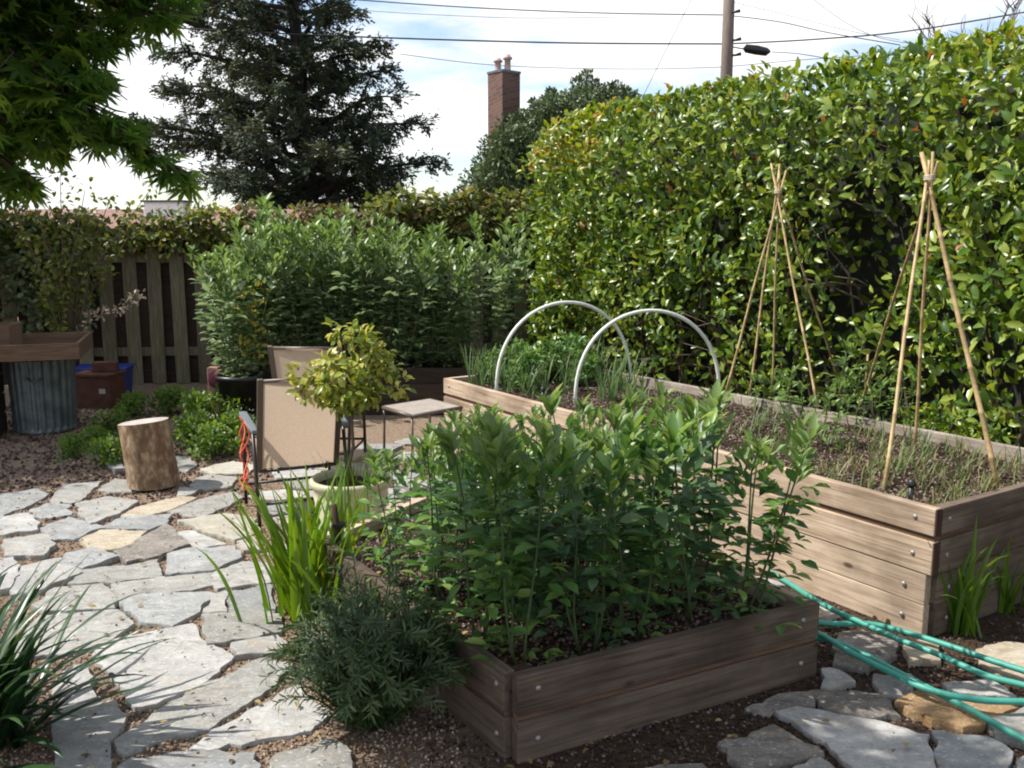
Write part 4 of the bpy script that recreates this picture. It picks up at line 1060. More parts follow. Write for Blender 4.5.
# ---- black irrigation risers
def riser(p, h, label):
    r = empty('irrigation_riser', tuple(p), 0, label, 'irrigation riser')
    mb = MB(); mb.tube([(0, 0, -.05), (0, 0, h * .8)], .011, 8); obj('riser_pipe', mb, M['plastic_black'], r)
    mb = MB(); mb.tube([(0, 0, h * .78), (0, 0, h * .84), (0, 0, h), (0, 0, h * 1.04)], [.015, .017, .013, .006], 10); obj('nozzle', mb, M['plastic_black'], r)
riser(on_bed(543, 405), .12, 'black irrigation riser between the two white hoops')
riser(on_bed(910, 505), .115, 'black irrigation riser at the near corner of the long bed')
riser(on_bed(478, 388), .12, 'black irrigation riser at the far left corner of the long bed')
r = empty('tap_post', (G(338, 545, .28).x, G(338, 545, .28).y, .0), 0, 'small dark rusty post with a black clamp at the corner of the low bed', 'tap post')
mb = MB(); mb.tube([(0, 0, 0), (0, 0, .36), (-.015, 0, .46)], [.013, .013, .015], 8); obj('post', mb, M['post'], r)
mb = MB(); mb.box((.01, 0, .37), (.06, .03, .022)); obj('clamp', mb, M['plastic_black'], r, bevel=.004)

# ================================================================== hose
def hose():
    mb = MB()
    runs = [[(770, 572), (790, 584), (822, 604), (860, 622), (900, 640), (940, 655), (985, 675), (1040, 690), (1110, 720)],
            [(1110, 700), (1040, 676), (990, 660), (950, 646), (905, 632), (870, 624), (835, 624), (800, 622), (770, 626)],
            [(770, 622), (815, 632), (850, 652), (890, 672), (930, 690), (980, 700), (1030, 702), (1100, 706)],
            [(1100, 780), (1050, 752), (1010, 732), (975, 712), (940, 694), (905, 676), (865, 655), (830, 640), (790, 634)]]
    def smooth(ps, k=6):
        out = []
        for i in range(len(ps) - 1):
            p0, p1, p2, p3 = ps[max(i - 1, 0)], ps[i], ps[i + 1], ps[min(i + 2, len(ps) - 1)]
            for j in range(k):
                t = j / k; out.append(.5 * ((2 * p1) + (p2 - p0) * t + (2 * p0 - 5 * p1 + 4 * p2 - p3) * t * t + (3 * p1 - p0 - 3 * p2 + p3) * t ** 3))
        return out + [ps[-1]]
    allp = []
    for i, rn in enumerate(runs):
        z = [.085, .062, .075, .058][i]
        allp += [G(u, v, z) for u, v in rn]
    S_ = smooth(allp)
    return S_, mb
S_, mb = hose(); mb.tube(S_, .0115, 8)
obj('garden_hose', mb, M['hose'], label='teal green garden hose looping past the corner of the tall bed', cat='hose')

# ================================================================== left corner: zinc bin, trays, boxes
zb = empty('zinc_bin', (-3.86, 7.50, 0), 0, 'ribbed dull zinc dustbin under the wooden tray', 'dustbin')
V = []; n = 96; mb = MB()
prof = [(.225, .0), (.238, .02), (.232, .05), (.25, .60), (.262, .61), (.262, .64), (.25, .645)]
for (r0, z) in prof:
    for k in range(n):
        a = 2 * math.pi * k / n; rr = r0 + (.006 * (1 if (k // 2) % 2 else -1) if .04 < z < .605 else 0); V.append((rr * math.cos(a), rr * math.sin(a), z))
F = [(i * n + k, i * n + (k + 1) % n, (i + 1) * n + (k + 1) % n, (i + 1) * n + k) for i in range(len(prof) - 1) for k in range(n)] + [tuple((len(prof) - 1) * n + k for k in range(n))]
mb.add(V, F, False); obj('bin_body', mb, M['zinc'], zb)
for a in (R(-75), R(105)):
    mb = MB(); mb.tube([(.25 * math.cos(a + s * .22), .25 * math.sin(a + s * .22), .47) if abs(s) == 1 else (.29 * math.cos(a + s * .1), .29 * math.sin(a + s * .1), .44) for s in (-1, -.6, .6, 1)], .007, 6); obj('handle', mb, M['zinc'], zb)
def tray(name, c, ax, lx, ly, z0, h, th, m, label, cat):
    r = empty(name, (c[0], c[1], z0), ax, label, cat)
    for (cx, cy, sx, sy) in ((0, -ly / 2 + th / 2, lx, th), (0, ly / 2 - th / 2, lx, th), (-lx / 2 + th / 2, 0, th, ly - 2 * th - .004), (lx / 2 - th / 2, 0, th, ly - 2 * th - .004)):
        mb = MB(); mb.box((cx, cy, h / 2), (sx, sy, h)); obj('side_board', mb, m, r, bevel=.003)
    mb = MB(); mb.box((0, 0, .02), (lx - 2 * th - .004, ly - 2 * th - .004, .03)); obj('base_board', mb, M['wood_dark'], r); return r
M['tray_wood'] = surf_mat('brown_tray_wood', [(.3, (.075, .042, .025)), (.7, (.17, .105, .065))], 5, (1.2, 12, 12), .85, .35)
tray('wooden_tray', (-3.93, 7.36), R(18), .95, .90, .648, .125, .028, M['tray_wood'], 'shallow brown wooden tray resting on the zinc dustbin', 'tray')
tray('wooden_crate', (-4.18, 7.42), R(10), .34, .30, .70, .19, .02, M['tray_wood'], 'small brown wooden crate inside the tray', 'crate')
# supports under the tray at its left (blocks stack)
r = empty('block_stack', (-4.25, 7.25, 0), R(18), 'dark timber crate stack left of the zinc dustbin, under the tray', 'timber stack')
for i in range(4):
    mb = MB(); mb.box((0, 0, .08 + i * .161), (.30, .4, .15)); obj('block', mb, M['planter_wood'], r, bevel=.006)
pb_ = D(105, 400, 8.9)
bl = empty('blue_bin', (D(105, 395, 9.0).x, 9.0, 0), R(8), 'blue plastic storage box behind the rust red box', 'plastic box')
mb = MB(); lx, ly, h = .50, .32, .30
mb.add([(sx * lx / 2 * s, sy * ly / 2 * s, z) for (z, s) in ((0, .88), (h, 1.0)) for (sx, sy) in ((-1, -1), (1, -1), (1, 1), (-1, 1))], [(3, 2, 1, 0)] + [(i, (i + 1) % 4, 4 + (i + 1) % 4, 4 + i) for i in range(4)] + [(4, 5, 6, 7)])
obj('box_body', mb, M['blue'], bl, bevel=.01)
mb = MB(); mb.box((0, 0, h + .012), (lx + .03, ly + .03, .022)); obj('box_lid', mb, M['blue'], bl, bevel=.006)
rb = empty('rust_box', (D(104, 400, 8.6).x, 8.55, 0), R(-6), 'rust red wooden box with a pale label near the fence', 'box')
mb = MB(); mb.box((0, 0, .15), (.34, .26, .30)); obj('box_body', mb, M['rust'], rb, bevel=.006)
mb = MB(); mb.box((-.02, 0, .315), (.40, .31, .025)); obj('box_lid', mb, M['rust'], rb, bevel=.004)
mb = MB(); mb.box((.09, -.134, .17), (.06, .004, .045)); obj('paper_label', mb, M['label'], rb)
rp = empty('brick_block', (D(106, 375, 8.6).x, 8.6, .328), R(12), 'small rusty block lying on the rust red box', 'block')
mb = MB(); mb.box((0, 0, .045), (.22, .11, .09)); obj('block', mb, M['rust'], rp, bevel=.008)
# wrapped post left of the tub
wp = empty('wrapped_post', (D(215, 392, 8.1).x, 8.1, 0), 0, 'short pale wooden post wrapped with maroon cloth beside the black tub', 'post')
mb = MB(); mb.box((0, 0, .22), (.10, .09, .44)); obj('post', mb, M['wrap'], wp, bevel=.008)
mb = MB(); mb.lathe([(.055, .27), (.085, .29), (.095, .34), (.085, .39), (.05, .41)], 18, (.05, -.02, 0), .08); obj('cloth_wrap', mb, M['maroon'], wp)

# ================================================================== fence
FA, FB = Vector((-5.6, 9.75)), Vector((.9, 10.35))
fn = empty('picket_fence', (FA.x, FA.y, 0), math.atan2(FB.y - FA.y, FB.x - FA.x), 'old mossy wooden board fence at the back of the garden', 'fence')
Lf = (FB - FA).length; k = 0; x = .05
while x < Lf:
    mb = MB(); h = 1.58 + random.uniform(-.02, .02); mb.box((0, 0, h / 2), (.142, .02, h), Matrix.Rotation(random.uniform(-.008, .008), 3, 'Y')); obj('picket', mb, M['picket'], fn, (x, -.03, 0), bevel=.003)
    x += .247 + random.uniform(-.006, .006)
x = .17
while x < Lf:
    mb = MB(); mb.box((0, 0, .77), (.142, .02, 1.54)); obj('rear_board', mb, M['planter_wood'], fn, (x, .06, 0)); x += .247
for z in (.35, 1.35):
    mb = MB(); mb.box((Lf / 2, .018, z), (Lf, .045, .09)); obj('rail', mb, M['picket'], fn)
mb = MB(); mb.box((Lf / 2, .02, 1.625), (Lf, .15, .03)); obj('cap_rail', mb, M['picket'], fn)

# vine on the fence top
def vine(name, label, x0, x1, n, z0, z1, m, seed, m2=None, dep=.18, size=.075):
    random.seed(seed); r = empty(name, (0, 0, 0), 0, label, 'climber'); mb = MB(); st = MB()
    def line(x): t = (x - FA.x) / (FB.x - FA.x); return FA.y + t * (FB.y - FA.y)
    C = []
    for k in range(n):
        x = random.uniform(x0, x1); z = random.uniform(z0, z1) + .1 * mn.noise(Vector((x * 2, 0, seed)))
        C.append(((x, line(x) - random.uniform(-.1, dep), z), random.uniform(.07, .15)))
    leaf_clumps(mb, oval(.6, .05, .2), C, 20, 0, size, up=-.2)
    prev = None
    pts = [(x0 + (x1 - x0) * i / 30, line(x0 + (x1 - x0) * i / 30) - .05, (z0 + z1) / 2 + .08 * math.sin(i * 1.7)) for i in range(31)]
    st.tube(pts, .014, 6)
    obj('stem', st, M['twig'], r); obj('foliage', mb, m, r)
    if m2:
        mb2 = MB(); leaf_clumps(mb2, oval(.6, .05, .2), [c for c in C if random.random() < .35], 12, 0, size, up=.2); obj('reddish_foliage', mb2, m2, r)
vine('fence_vine', 'tangled green and reddish vine along the top of the old fence', -5.6, -2.7, 150, 1.45, 1.82, M['vine'], 3, None)
vine('fence_vine', 'brownish creeper on the fence behind the tall bean plants', -2.8, -.6, 90, 1.55, 1.86, M['vine_red'], 4, M['vine'])
vine('fence_vine', 'yellowish leafy climber heaped over the fence between conifer and hedge', -1.5, .5, 170, 1.55, 2.0, M['vine'], 5, M['vine_red'], .25)
vine('fence_vine', 'dark green ivy hanging down the left end of the fence', -5.7, -4.55, 130, .5, 1.75, M['ivy'], 8, None, .2)

# climbing rose at left with pale branches
def rose():
    p0 = Vector((D(70, 380, 9.2).x, 9.2, 0)); r = empty('climbing_shrub', tuple(p0), 0, 'straggly yellow-green shrub rising in front of the left end of the fence', 'shrub')
    random.seed(51); st = MB(); C = []
    tg = [(150, 190), (60, 175), (30, 190), (90, 215), (110, 200), (45, 225), (70, 235), (25, 240), (95, 250), (60, 265), (40, 280), (105, 262), (75, 290), (130, 235), (50, 300), (15, 215), (85, 190), (100, 222)]
    for (u, v) in tg:
        q_ = D(u, v, 9.2 + random.uniform(-.3, .3)) - p0; m_ = Vector((q_.x * .3, q_.y * .4, q_.z * .6))
        st.tube([(0, 0, 0), tuple(m_), tuple(q_)], [.014, .008, .003], 5)
        for t in (.55, .7, .85, 1.0):
            b = m_.lerp(q_, (t - .5) * 2); C.append(((b.x, b.y, b.z), random.uniform(.07, .13)))
    mb = MB(); leaf_clumps(mb, oval(.5, .05, .2), C, 19, 0, .06, up=0, shell=.1)
    obj('stem', st, M['twig'], r); obj('foliage', mb, M['vine'], r)
    # low pale spray reaching right
    st = MB(); pts = [D(u, v, 8.7) - p0 for u, v in ((75, 345), (90, 318), (110, 312), (128, 303), (141, 295))]
    st.tube(pts, [.006, .005, .004, .003, .002], 5); C = [((q.x, q.y, q.z), .06) for q in pts[1:]] + [(tuple((pts[i] + pts[i + 1]) / 2), .06) for i in range(4)]
    mb = MB(); leaf_clumps(mb, oval(.5, .05, .2), C, 16, 0, .045); M['pale_leaf'] = lm('pale_leaf', [(0, (.16, .15, .08)), (.5, (.34, .27, .2)), (1, (.5, .42, .36))], .5, .35, 1.2)
    nf = len(st.f); st.add(mb.v, mb.f, True); o = obj('pale_spray', st, M['twig'], r); o.data.materials.append(M['pale_leaf']); o.data.polygons.foreach_set('material_index', [0] * nf + [1] * (len(st.f) - nf))
rose()

# ================================================================== laurel hedge
HP = Vector((3.10, 4.93)); HD = Vector((-.548, .836)).normalized(); HN = Vector((-HD.y, HD.x)) * 1.0   # outward towards the garden
if HN.x > 0: HN = -HN
def hedge():
    r = empty('laurel_hedge', (HP.x, HP.y, 0), 0, 'tall clipped laurel hedge with big glossy leaves along the right side', 'hedge')
    rr = random.Random(99); t0, t1 = -3.6, 5.75; H0 = 2.72; depth = 1.3
    O, Dn, Nn, Sz = [], [], [], []; O2, D2, N2, S2 = [], [], [], []; O3 = []
    hn, hd = np.array([HN.x, HN.y, 0]), np.array([HD.x, HD.y, 0])
    def surf(t, z):      # outward offset of the face at that spot
        e = .16 * mn.noise(Vector((t * .9, z * .9, 0))) + .17 * mn.noise(Vector((t * 2.9, z * 2.9, 4)))
        top = max(0, z - (H0 - .35)) / .35; e -= .22 * top * top
        end = max(0, t - (t1 - .8)) / .8; e -= .5 * end * end
        low = max(0, .55 - z) / .55; e -= .22 * low
        return e
    def hollow(t, z):
        h = mn.noise(Vector((t * 1.5 + 7, z * 1.5, 9)))
        a = 1.3 * math.exp(-(((t - 1.62) / .40) ** 2 + ((z - 1.5) / .6) ** 2))         # deep dark pocket between the wigwams
        b = math.exp(-(((z - .2) / .65) ** 2)) * .75
        h2 = mn.noise(Vector((t * 4.2, z * 4.2, 2)))
        return (max(0, h2 * 1.3 - .08) + max(0, h * 1.6 - .15)) * (.35 if z > 1.75 else 1) * (1.0 if .7 < t < 3.6 else .45) * (1.2 if t < 3.3 else .5) + a * .95 + b
    N = 37000; k = 0
    while k < N:
        face = rr.random()
        if face < .80:
            t = rr.uniform(t0, t1); z = rr.uniform(.05, H0 + .05)
            if rr.random() < hollow(t, z) * 1.05: k += 1; continue
            z = z * (1 - .13 * (max(0, t - (t1 - 1.1)) / 1.1) ** 2); ly = rr.random() ** 1.6 * .32; off = surf(t, z) - ly
            p = np.array([0, 0, z]) + hd * t + hn * off
            nb = hn * 1.0 + np.array([0, 0, .55]); ob = nb
        elif face < .93:
            t = rr.uniform(t0, t1); s = rr.random(); z = H0 + .10 * mn.noise(Vector((t * 1.3, s * 2, 2))) + .05 * mn.noise(Vector((t * 4, s * 4, 2))) - rr.random() ** 2 * .2
            if s < .15: z -= .15 * (1 - s / .15) * 1.0
            z -= .36 * (max(0, t - (t1 - 1.1)) / 1.1) ** 2
            p = np.array([0, 0, z]) + hd * t + hn * (-.05 - s * depth); ob = np.array([0, 0, 1.]) + hn * .3
        else:
            s = rr.random(); z = rr.uniform(.05, H0 - .32); p = np.array([0, 0, z]) + hd * (t1 - .05 - rr.random() * .25 + .1 * mn.noise(Vector((s * 3, z * 2, 5))) - .25 * max(0, z - 2.3)) + hn * (-.2 - s * depth); ob = hd + np.array([0, 0, .4]); t = t1
        k += 1
        rnd = np.array([rr.gauss(0, 1), rr.gauss(0, 1), rr.gauss(0, 1)])
        n = ob / np.linalg.norm(ob) + rnd * .42
        d = np.array([rr.gauss(0, 1), rr.gauss(0, 1), rr.gauss(0, 1)]) * .7 + ob * .5 + np.array([0, 0, .25])
        ys = face < .93 and t > 4.3 and z > 2.2 and rr.random() < .55
        if ys: O2.append(p); D2.append(d); N2.append(n); S2.append(rr.uniform(.06, .10))
        elif rr.random() < .006: O3.append((p, d, n))
        else: O.append(p); Dn.append(d); Nn.append(n); Sz.append(rr.uniform(.055, .108) if t > 1 else rr.uniform(.065, .115))
    # new shoots sticking up along the top edge
    for _ in range(260):
        t = rr.uniform(t0, t1); b = np.array([0, 0, H0 - .05 + .10 * mn.noise(Vector((t * 1.3, .2, 2)))]) + hd * t + hn * (-.05 - rr.random() * .5)
        if t > t1 - .9: continue
        l = rr.uniform(.03, .14)
        for j in range(6):
            O2_ = b + np.array([rr.gauss(0, .01), rr.gauss(0, .01), l * j / 6]); a = rr.random() * 6.28
            tgt = (O2, D2, N2, S2) if rr.random() < .25 + .5 * (t > 4.2) else (O, Dn, Nn, Sz)
            tgt[0].append(O2_); tgt[1].append(np.array([math.cos(a), math.sin(a), .9])); tgt[2].append(np.array([-math.cos(a) * .3, -math.sin(a) * .3, .8])); tgt[3].append(rr.uniform(.06, .09))
    mb = MB(); mb.batch(LAUREL, O, Dn, Nn, Sz); obj('foliage', mb, M['laurel'], r)
    mb = MB(); mb.batch(LAUREL, O2, D2, N2, S2); obj('new_growth', mb, M['laurel_new'], r)
    mb = MB(); mb.batch(LAUREL, [q[0] for q in O3], [q[1] for q in O3], [q[2] for q in O3], .09); obj('dead_leaves', mb, M['laurel_red'], r)
    # inner leaves, a deeper dark layer
    n = 4200; O = []; 
    for _ in range(n):
        t = rr.uniform(t0, t1 - .2); z = rr.uniform(.1, H0 - .15); O.append(np.array([0, 0, z]) + hd * t + hn * (-.52 - .3 * min(1, hollow(t, z)) - rr.random() * .25))
    mb = MB(); mb.batch(LAUREL, O, rdir(n), unit(rdir(n) * .6 + hn), rng.uniform(.09, .15, n)); obj('inner_foliage', mb, M['laurel'], r)
    # branches
    st = MB()
    for _ in range(44):
        t = rr.uniform(t0, t1 - .2); b = hd * t + hn * -.7; pts = [b]
        a = rr.gauss(0, .5)
        for j in range(1, 6):
            pts.append(b + hd * (a * j * .2 + rr.gauss(0, .06)) + hn * (j * .07 + rr.gauss(0, .02)) + np.array([0, 0, j * .33]))
        st.tube(pts, [.022, .017, .013, .010, .007, .003], 6)
    for _ in range(170):
        t = rr.uniform(t0, t1 - .2); z = rr.uniform(.15, 2.2); b = hd * t + hn * -.5 + np.array([0, 0, z])
        e = b + hd * rr.gauss(0, .25) + hn * rr.uniform(.25, .5) + np.array([0, 0, rr.uniform(-.05, .35)])
        st.tube([b, (b + e) / 2 + np.array([0, 0, .03]), e], [.009, .006, .003], 5)
    obj('branch', st, M['twig'], r)
    # near-black core sheets standing in for inner twigs and the shade among them
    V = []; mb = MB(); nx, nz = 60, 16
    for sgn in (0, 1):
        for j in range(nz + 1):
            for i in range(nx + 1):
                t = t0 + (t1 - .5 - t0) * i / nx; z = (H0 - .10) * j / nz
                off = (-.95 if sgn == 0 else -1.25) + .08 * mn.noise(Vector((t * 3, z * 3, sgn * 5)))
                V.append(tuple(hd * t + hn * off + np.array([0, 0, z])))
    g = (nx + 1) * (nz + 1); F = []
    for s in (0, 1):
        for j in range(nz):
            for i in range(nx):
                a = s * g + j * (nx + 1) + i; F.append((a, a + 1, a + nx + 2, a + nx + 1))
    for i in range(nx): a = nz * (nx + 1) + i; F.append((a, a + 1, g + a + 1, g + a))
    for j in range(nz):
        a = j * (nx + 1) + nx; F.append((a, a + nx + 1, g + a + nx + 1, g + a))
    mb.add(V, F); obj('twig_shade_core', mb, M['twig_shade'], r)
hedge()
# sunlit weeds under the hedge at the right
hw = [(985, 400, 5.3), (1015, 395, 5.2), (960, 385, 5.5), (940, 395, 5.45)]
ub = bush('hedge_sapling', 131, .12, .36, 12, 12, .06, M['laurel'], LAUREL, nst=6)
for i, (u, v, Yd) in enumerate(hw):
    p = D(u, v, Yd); o = ub if i == 0 else dup(ub, (0, 0, 0), 0, kids=list(ub.children))
    o.location = (p.x - .15, p.y - .05, .25); o.rotation_euler = (0, 0, i * 1.2); tag(o, 'young glossy-leaved sapling in the gap between the long bed and the hedge', 'sapling', 'saplings between bed and hedge')

# ================================================================== maple, upper left
def maple():
    r = empty('maple_tree', (-2.35, 1.1, 0), 0, 'dark leafy maple reaching into the upper left corner', 'tree')
    b0 = Vector((-2.35, 1.1, 0)); random.seed(61); st = MB()
    st.tube([(0, 0, 0), (.03, .02, .7), (-.02, .05, 1.4), (.05, .1, 2.0), (.1, .2, 2.7), (.15, .3, 3.4)], [.11, .095, .085, .07, .05, .03], 10)
    C = []
    def spray(p, rad, n=1): C.append((tuple(Vector(p) - b0), rad))
    # seen sprays
    vis = [(20, 10, 2.9, .2), (70, 5, 2.9, .2), (120, 8, 2.9, .15), (155, 22, 2.9, .08), (170, 4, 2.95, .07), (30, 50, 2.8, .2), (85, 42, 2.85, .13), (132, 38, 2.9, .07), (10, 90, 2.7, .19), (60, 90, 2.75, .18), (90, 84, 2.85, .09),
           (30, 125, 2.75, .15), (75, 118, 2.8, .11), (105, 122, 2.85, .09), (128, 140, 2.9, .085), (150, 158, 2.95, .08), (172, 174, 3.0, .07), (192, 184, 3.0, .05), (5, 178, 2.7, .09), (25, 188, 2.7, .07), (95, 140, 2.9, .09), (45, 70, 2.8, .18), (0, 30, 2.8, .2), (10, 140, 2.75, .12), (-20, 60, 2.8, .22), (-25, 150, 2.7, .17), (-30, 5, 2.8, .25), (40, -25, 2.8, .22), (110, -22, 2.8, .2), (165, -15, 2.9, .12), (50, 148, 2.8, .07)]
    for u, v, Yd, rad in vis: spray(D(u, v, Yd), rad * (.84 if u > 40 else .92))
    # higher foliage above the frame (shades the front bed)
    for k in range(64):
        x = random.uniform(-2.2, -.5); y = random.uniform(1.6, 3.75); z = random.uniform(2.6, 3.2)
        if y > 2.85 + max(0, -1.1 - x) * .7: continue
        if x > -1.25 and y < 2.8 and random.random() < .62: continue
        if z < 1.6 + y * .238 + .28: z = 1.6 + y * .238 + .28 + random.random() * .2
        spray((x, y, z), random.uniform(.17, .27))
    for k in range(26):
        spray((random.uniform(-3.6, -2.2), random.uniform(.2, 2.0), random.uniform(2.3, 3.4)), random.uniform(.2, .3))
    hubs = [Vector(q) for q in ((.15, .9, 2.75), (.7, 1.1, 3.05), (1.1, .8, 3.15), (.4, .4, 3.1), (-.6, -.2, 2.9), (.2, 1.5, 2.45))]
    for h_ in hubs:
        st.tube([(.05, .1, 2.0), tuple(Vector((.05, .1, 2.0)).lerp(h_, .5) + Vector((0, 0, .12))), tuple(h_)], [.05, .035, .02], 7)
    for c, rad in C:
        c = Vector(c); tb = min(hubs, key=lambda h_: (h_ - c).length)
        st.tube([tuple(tb), tuple(tb.lerp(c, .5) + Vector((0, 0, .08))), tuple(c)], [.010, .007, .003], 5)
        for _ in range(5):
            q_ = c + Vector((random.gauss(0, 1), random.gauss(0, 1), random.gauss(0, .4))) * rad * .7; st.tube([tuple(tb.lerp(c, .8) + Vector((0, 0, .03))), tuple(c.lerp(q_, .5) + Vector((0, 0, .02))), tuple(q_)], [.004, .003, .0015], 4)
    obj('trunk', st, M['bark'], r)
    mb = MB()
    for c, rad in C:
        n = int(random.uniform(45, 130) * (rad / .17) ** 1.6)
        v = rdir(n); O = np.array(c)[None] + v * (rad * (.25 + .75 * rng.random(n)))[:, None] * np.array([1.25, 1.15, .55])
        d = unit(v * np.array([1, 1, .2]) + rdir(n) * .6 + np.array([0, 0, -.35])); nn = unit(rdir(n) * .8 + np.array([0, 0, 1.0]))
        mb.batch(MAPLE, O, d, nn, rng.uniform(.045, .078, n))
    obj('crown', mb, M['maple'], r)
maple()

# shading tree off to the left (its shadow lies over the bin corner)
def side_tree():
    r = empty('garden_tree', (-6.6, 7.6, 0), 0, 'broad leafy tree left of the dustbin corner', 'tree')
    random.seed(71); st = MB(); st.tube([(0, 0, 0), (.05, .02, 1.2), (-.05, 0, 2.4), (.1, .1, 3.8)], [.16, .13, .1, .05], 9); C = []
    for k in range(50):  # extra crown clumps added to shade the fence
        C.append(((random.uniform(-.2, 1.4), random.uniform(1.5, 2.9), random.uniform(1.9, 3.8)), random.uniform(.22, .36)))
    for k in range(42):  # low clumps added to keep the sun off the bin
        C.append(((random.uniform(.4, 1.7), random.uniform(-1.2, .6), random.uniform(1.7, 3.2)), random.uniform(.22, .34)))
    for k in range(90):
        a = random.random() * 6.28; q_ = random.random() ** .5 * 1.75; C.append(((q_ * math.cos(a) * .95, q_ * math.sin(a) * 1.25, 3.3 + random.uniform(-1.0, 1.4) * (1 - .35 * q_)), random.uniform(.25, .42)))
    for c, _ in C[:40]: st.tube([(0, 0, 1.9), (c[0] * .5, c[1] * .5, (1.9 + c[2]) / 2 + .1), c], [.035, .02, .006], 5)
    obj('trunk', st, M['bark'], r); mb = MB(); leaf_clumps(mb, oval(.5, .05, .2), C, 110, 0, .11, shell=.2); obj('crown', mb, M['maple'], r)
side_tree()

# ================================================================== big conifer behind
def conifer():
    Yd = 26.0; p0 = Vector((D(310, 230, Yd).x, Yd, 0)); r = empty('conifer_tree', tuple(p0), 0, 'huge dark spreading conifer beyond the back fence', 'tree')
    random.seed(81); st = MB()
    st.tube([(0, 0, 0), (0, 0, 2.5), (-.1, 0, 5), (-.25, 0, 8), (-.4, 0, 13.5)], [.36, .28, .20, .14, .03], 10)
    O, Dn, Nn, Sz = [], [], [], []
    def limb(z0, az, ln, rise, seed):
        d = Vector((math.cos(az), math.sin(az), 0)); x0 = -.4 * z0 / 13.5
        pts = []; m = 9
        for i in range(m + 1):
            t = i / m; pts.append(Vector((x0, 0, z0)) + d * ln * (t ** .85) + Vector((.12 * math.sin(seed + t * 4), .1 * math.cos(seed + t * 5), rise * math.sin(t * 1.9) * ln)))
        st.tube(pts, [.10 * (1 - t / (m + .5)) * (ln / 4) + .012 for t in range(m + 1)], 6)
        side = Vector((-d.y, d.x, 0))
        nb = int(ln * 10)
        for b in range(nb):
            t = .16 + .84 * (b + random.random()) / nb; f = t * m; j = min(m - 1, int(f)); p = pts[j].lerp(pts[j + 1], f - j)
            s = random.choice((-1, 1)); bl = random.uniform(.35, .95) * (1.15 - .55 * t) * min(1, ln / 3)
            bd = (d * random.uniform(.3, .9) + side * s * random.uniform(.4, 1) + Vector((0, 0, random.uniform(-.6, .6)))).normalized()
            e = p + bd * bl + Vector((0, 0, -.06)); 
            if b % 2: st.tube([p, e], [.013, .004], 4)
            k = int(36 * bl / .6) + 7
            for q_ in range(k):
                tt = .15 + .9 * q_ / k; o = p.lerp(e, tt)
                o = o + Vector((random.gauss(0, .05), random.gauss(0, .05), random.gauss(0, .08)))
                O.append(tuple(o)); dd = bd + Vector((random.gauss(0, .55), random.gauss(0, .55), random.gauss(0, .22) - .08)); Dn.append(tuple(dd)); Nn.append((random.gauss(0, .8), random.gauss(0, .8), 1)); Sz.append(random.uniform(.09, .20))
    z = 1.2; k = 0
    while z < 13:
        az = k * 2.399 + random.uniform(-.4, .4); c = math.cos(az)
        # reach by height and side, read off the silhouette
        rl = 4.7 if z < 6.0 else 4.7 - (z - 6.0) * .45          # left
        rr_ = 4.1 if z < 2.8 else (3.5 if z < 4.4 else 3.0 - (z - 4.4) * .18)
        reach = rl if c < 0 else rr_
        reach = reach * (.72 + .28 * abs(c)) * random.choice((random.uniform(.55, .8), random.uniform(.85, 1.1)))
        limb(z, az, max(.7, reach), random.uniform(.08, .34) if z > 2 else random.uniform(-.05, .1), k)
        z += .052 + .009 * z; k += 1
    # steep inner limbs visible against the sky
    for (az, dz) in ((2.9, 1.6), (3.3, 2.0), (.2, 1.8), (2.5, 2.5), (.5, 2.6), (3.6, 1.3), (6.0, 1.4)):
        d = Vector((math.cos(az), math.sin(az), 0)); pts = [Vector((0, 0, dz)) + d * (1.9 * t) + Vector((0, 0, 3.4 * t ** 1.2)) for t in [i / 7 for i in range(8)]]
        st.tube(pts, [.12 - .014 * i for i in range(8)], 6)
    obj('trunk', st, M['bark_dark'], r); mb = MB(); mb.batch(SPRAY, O, Dn, Nn, Sz); obj('crown', mb, M['conifer'], r)
    print('conifer leaves', len(O))
conifer()

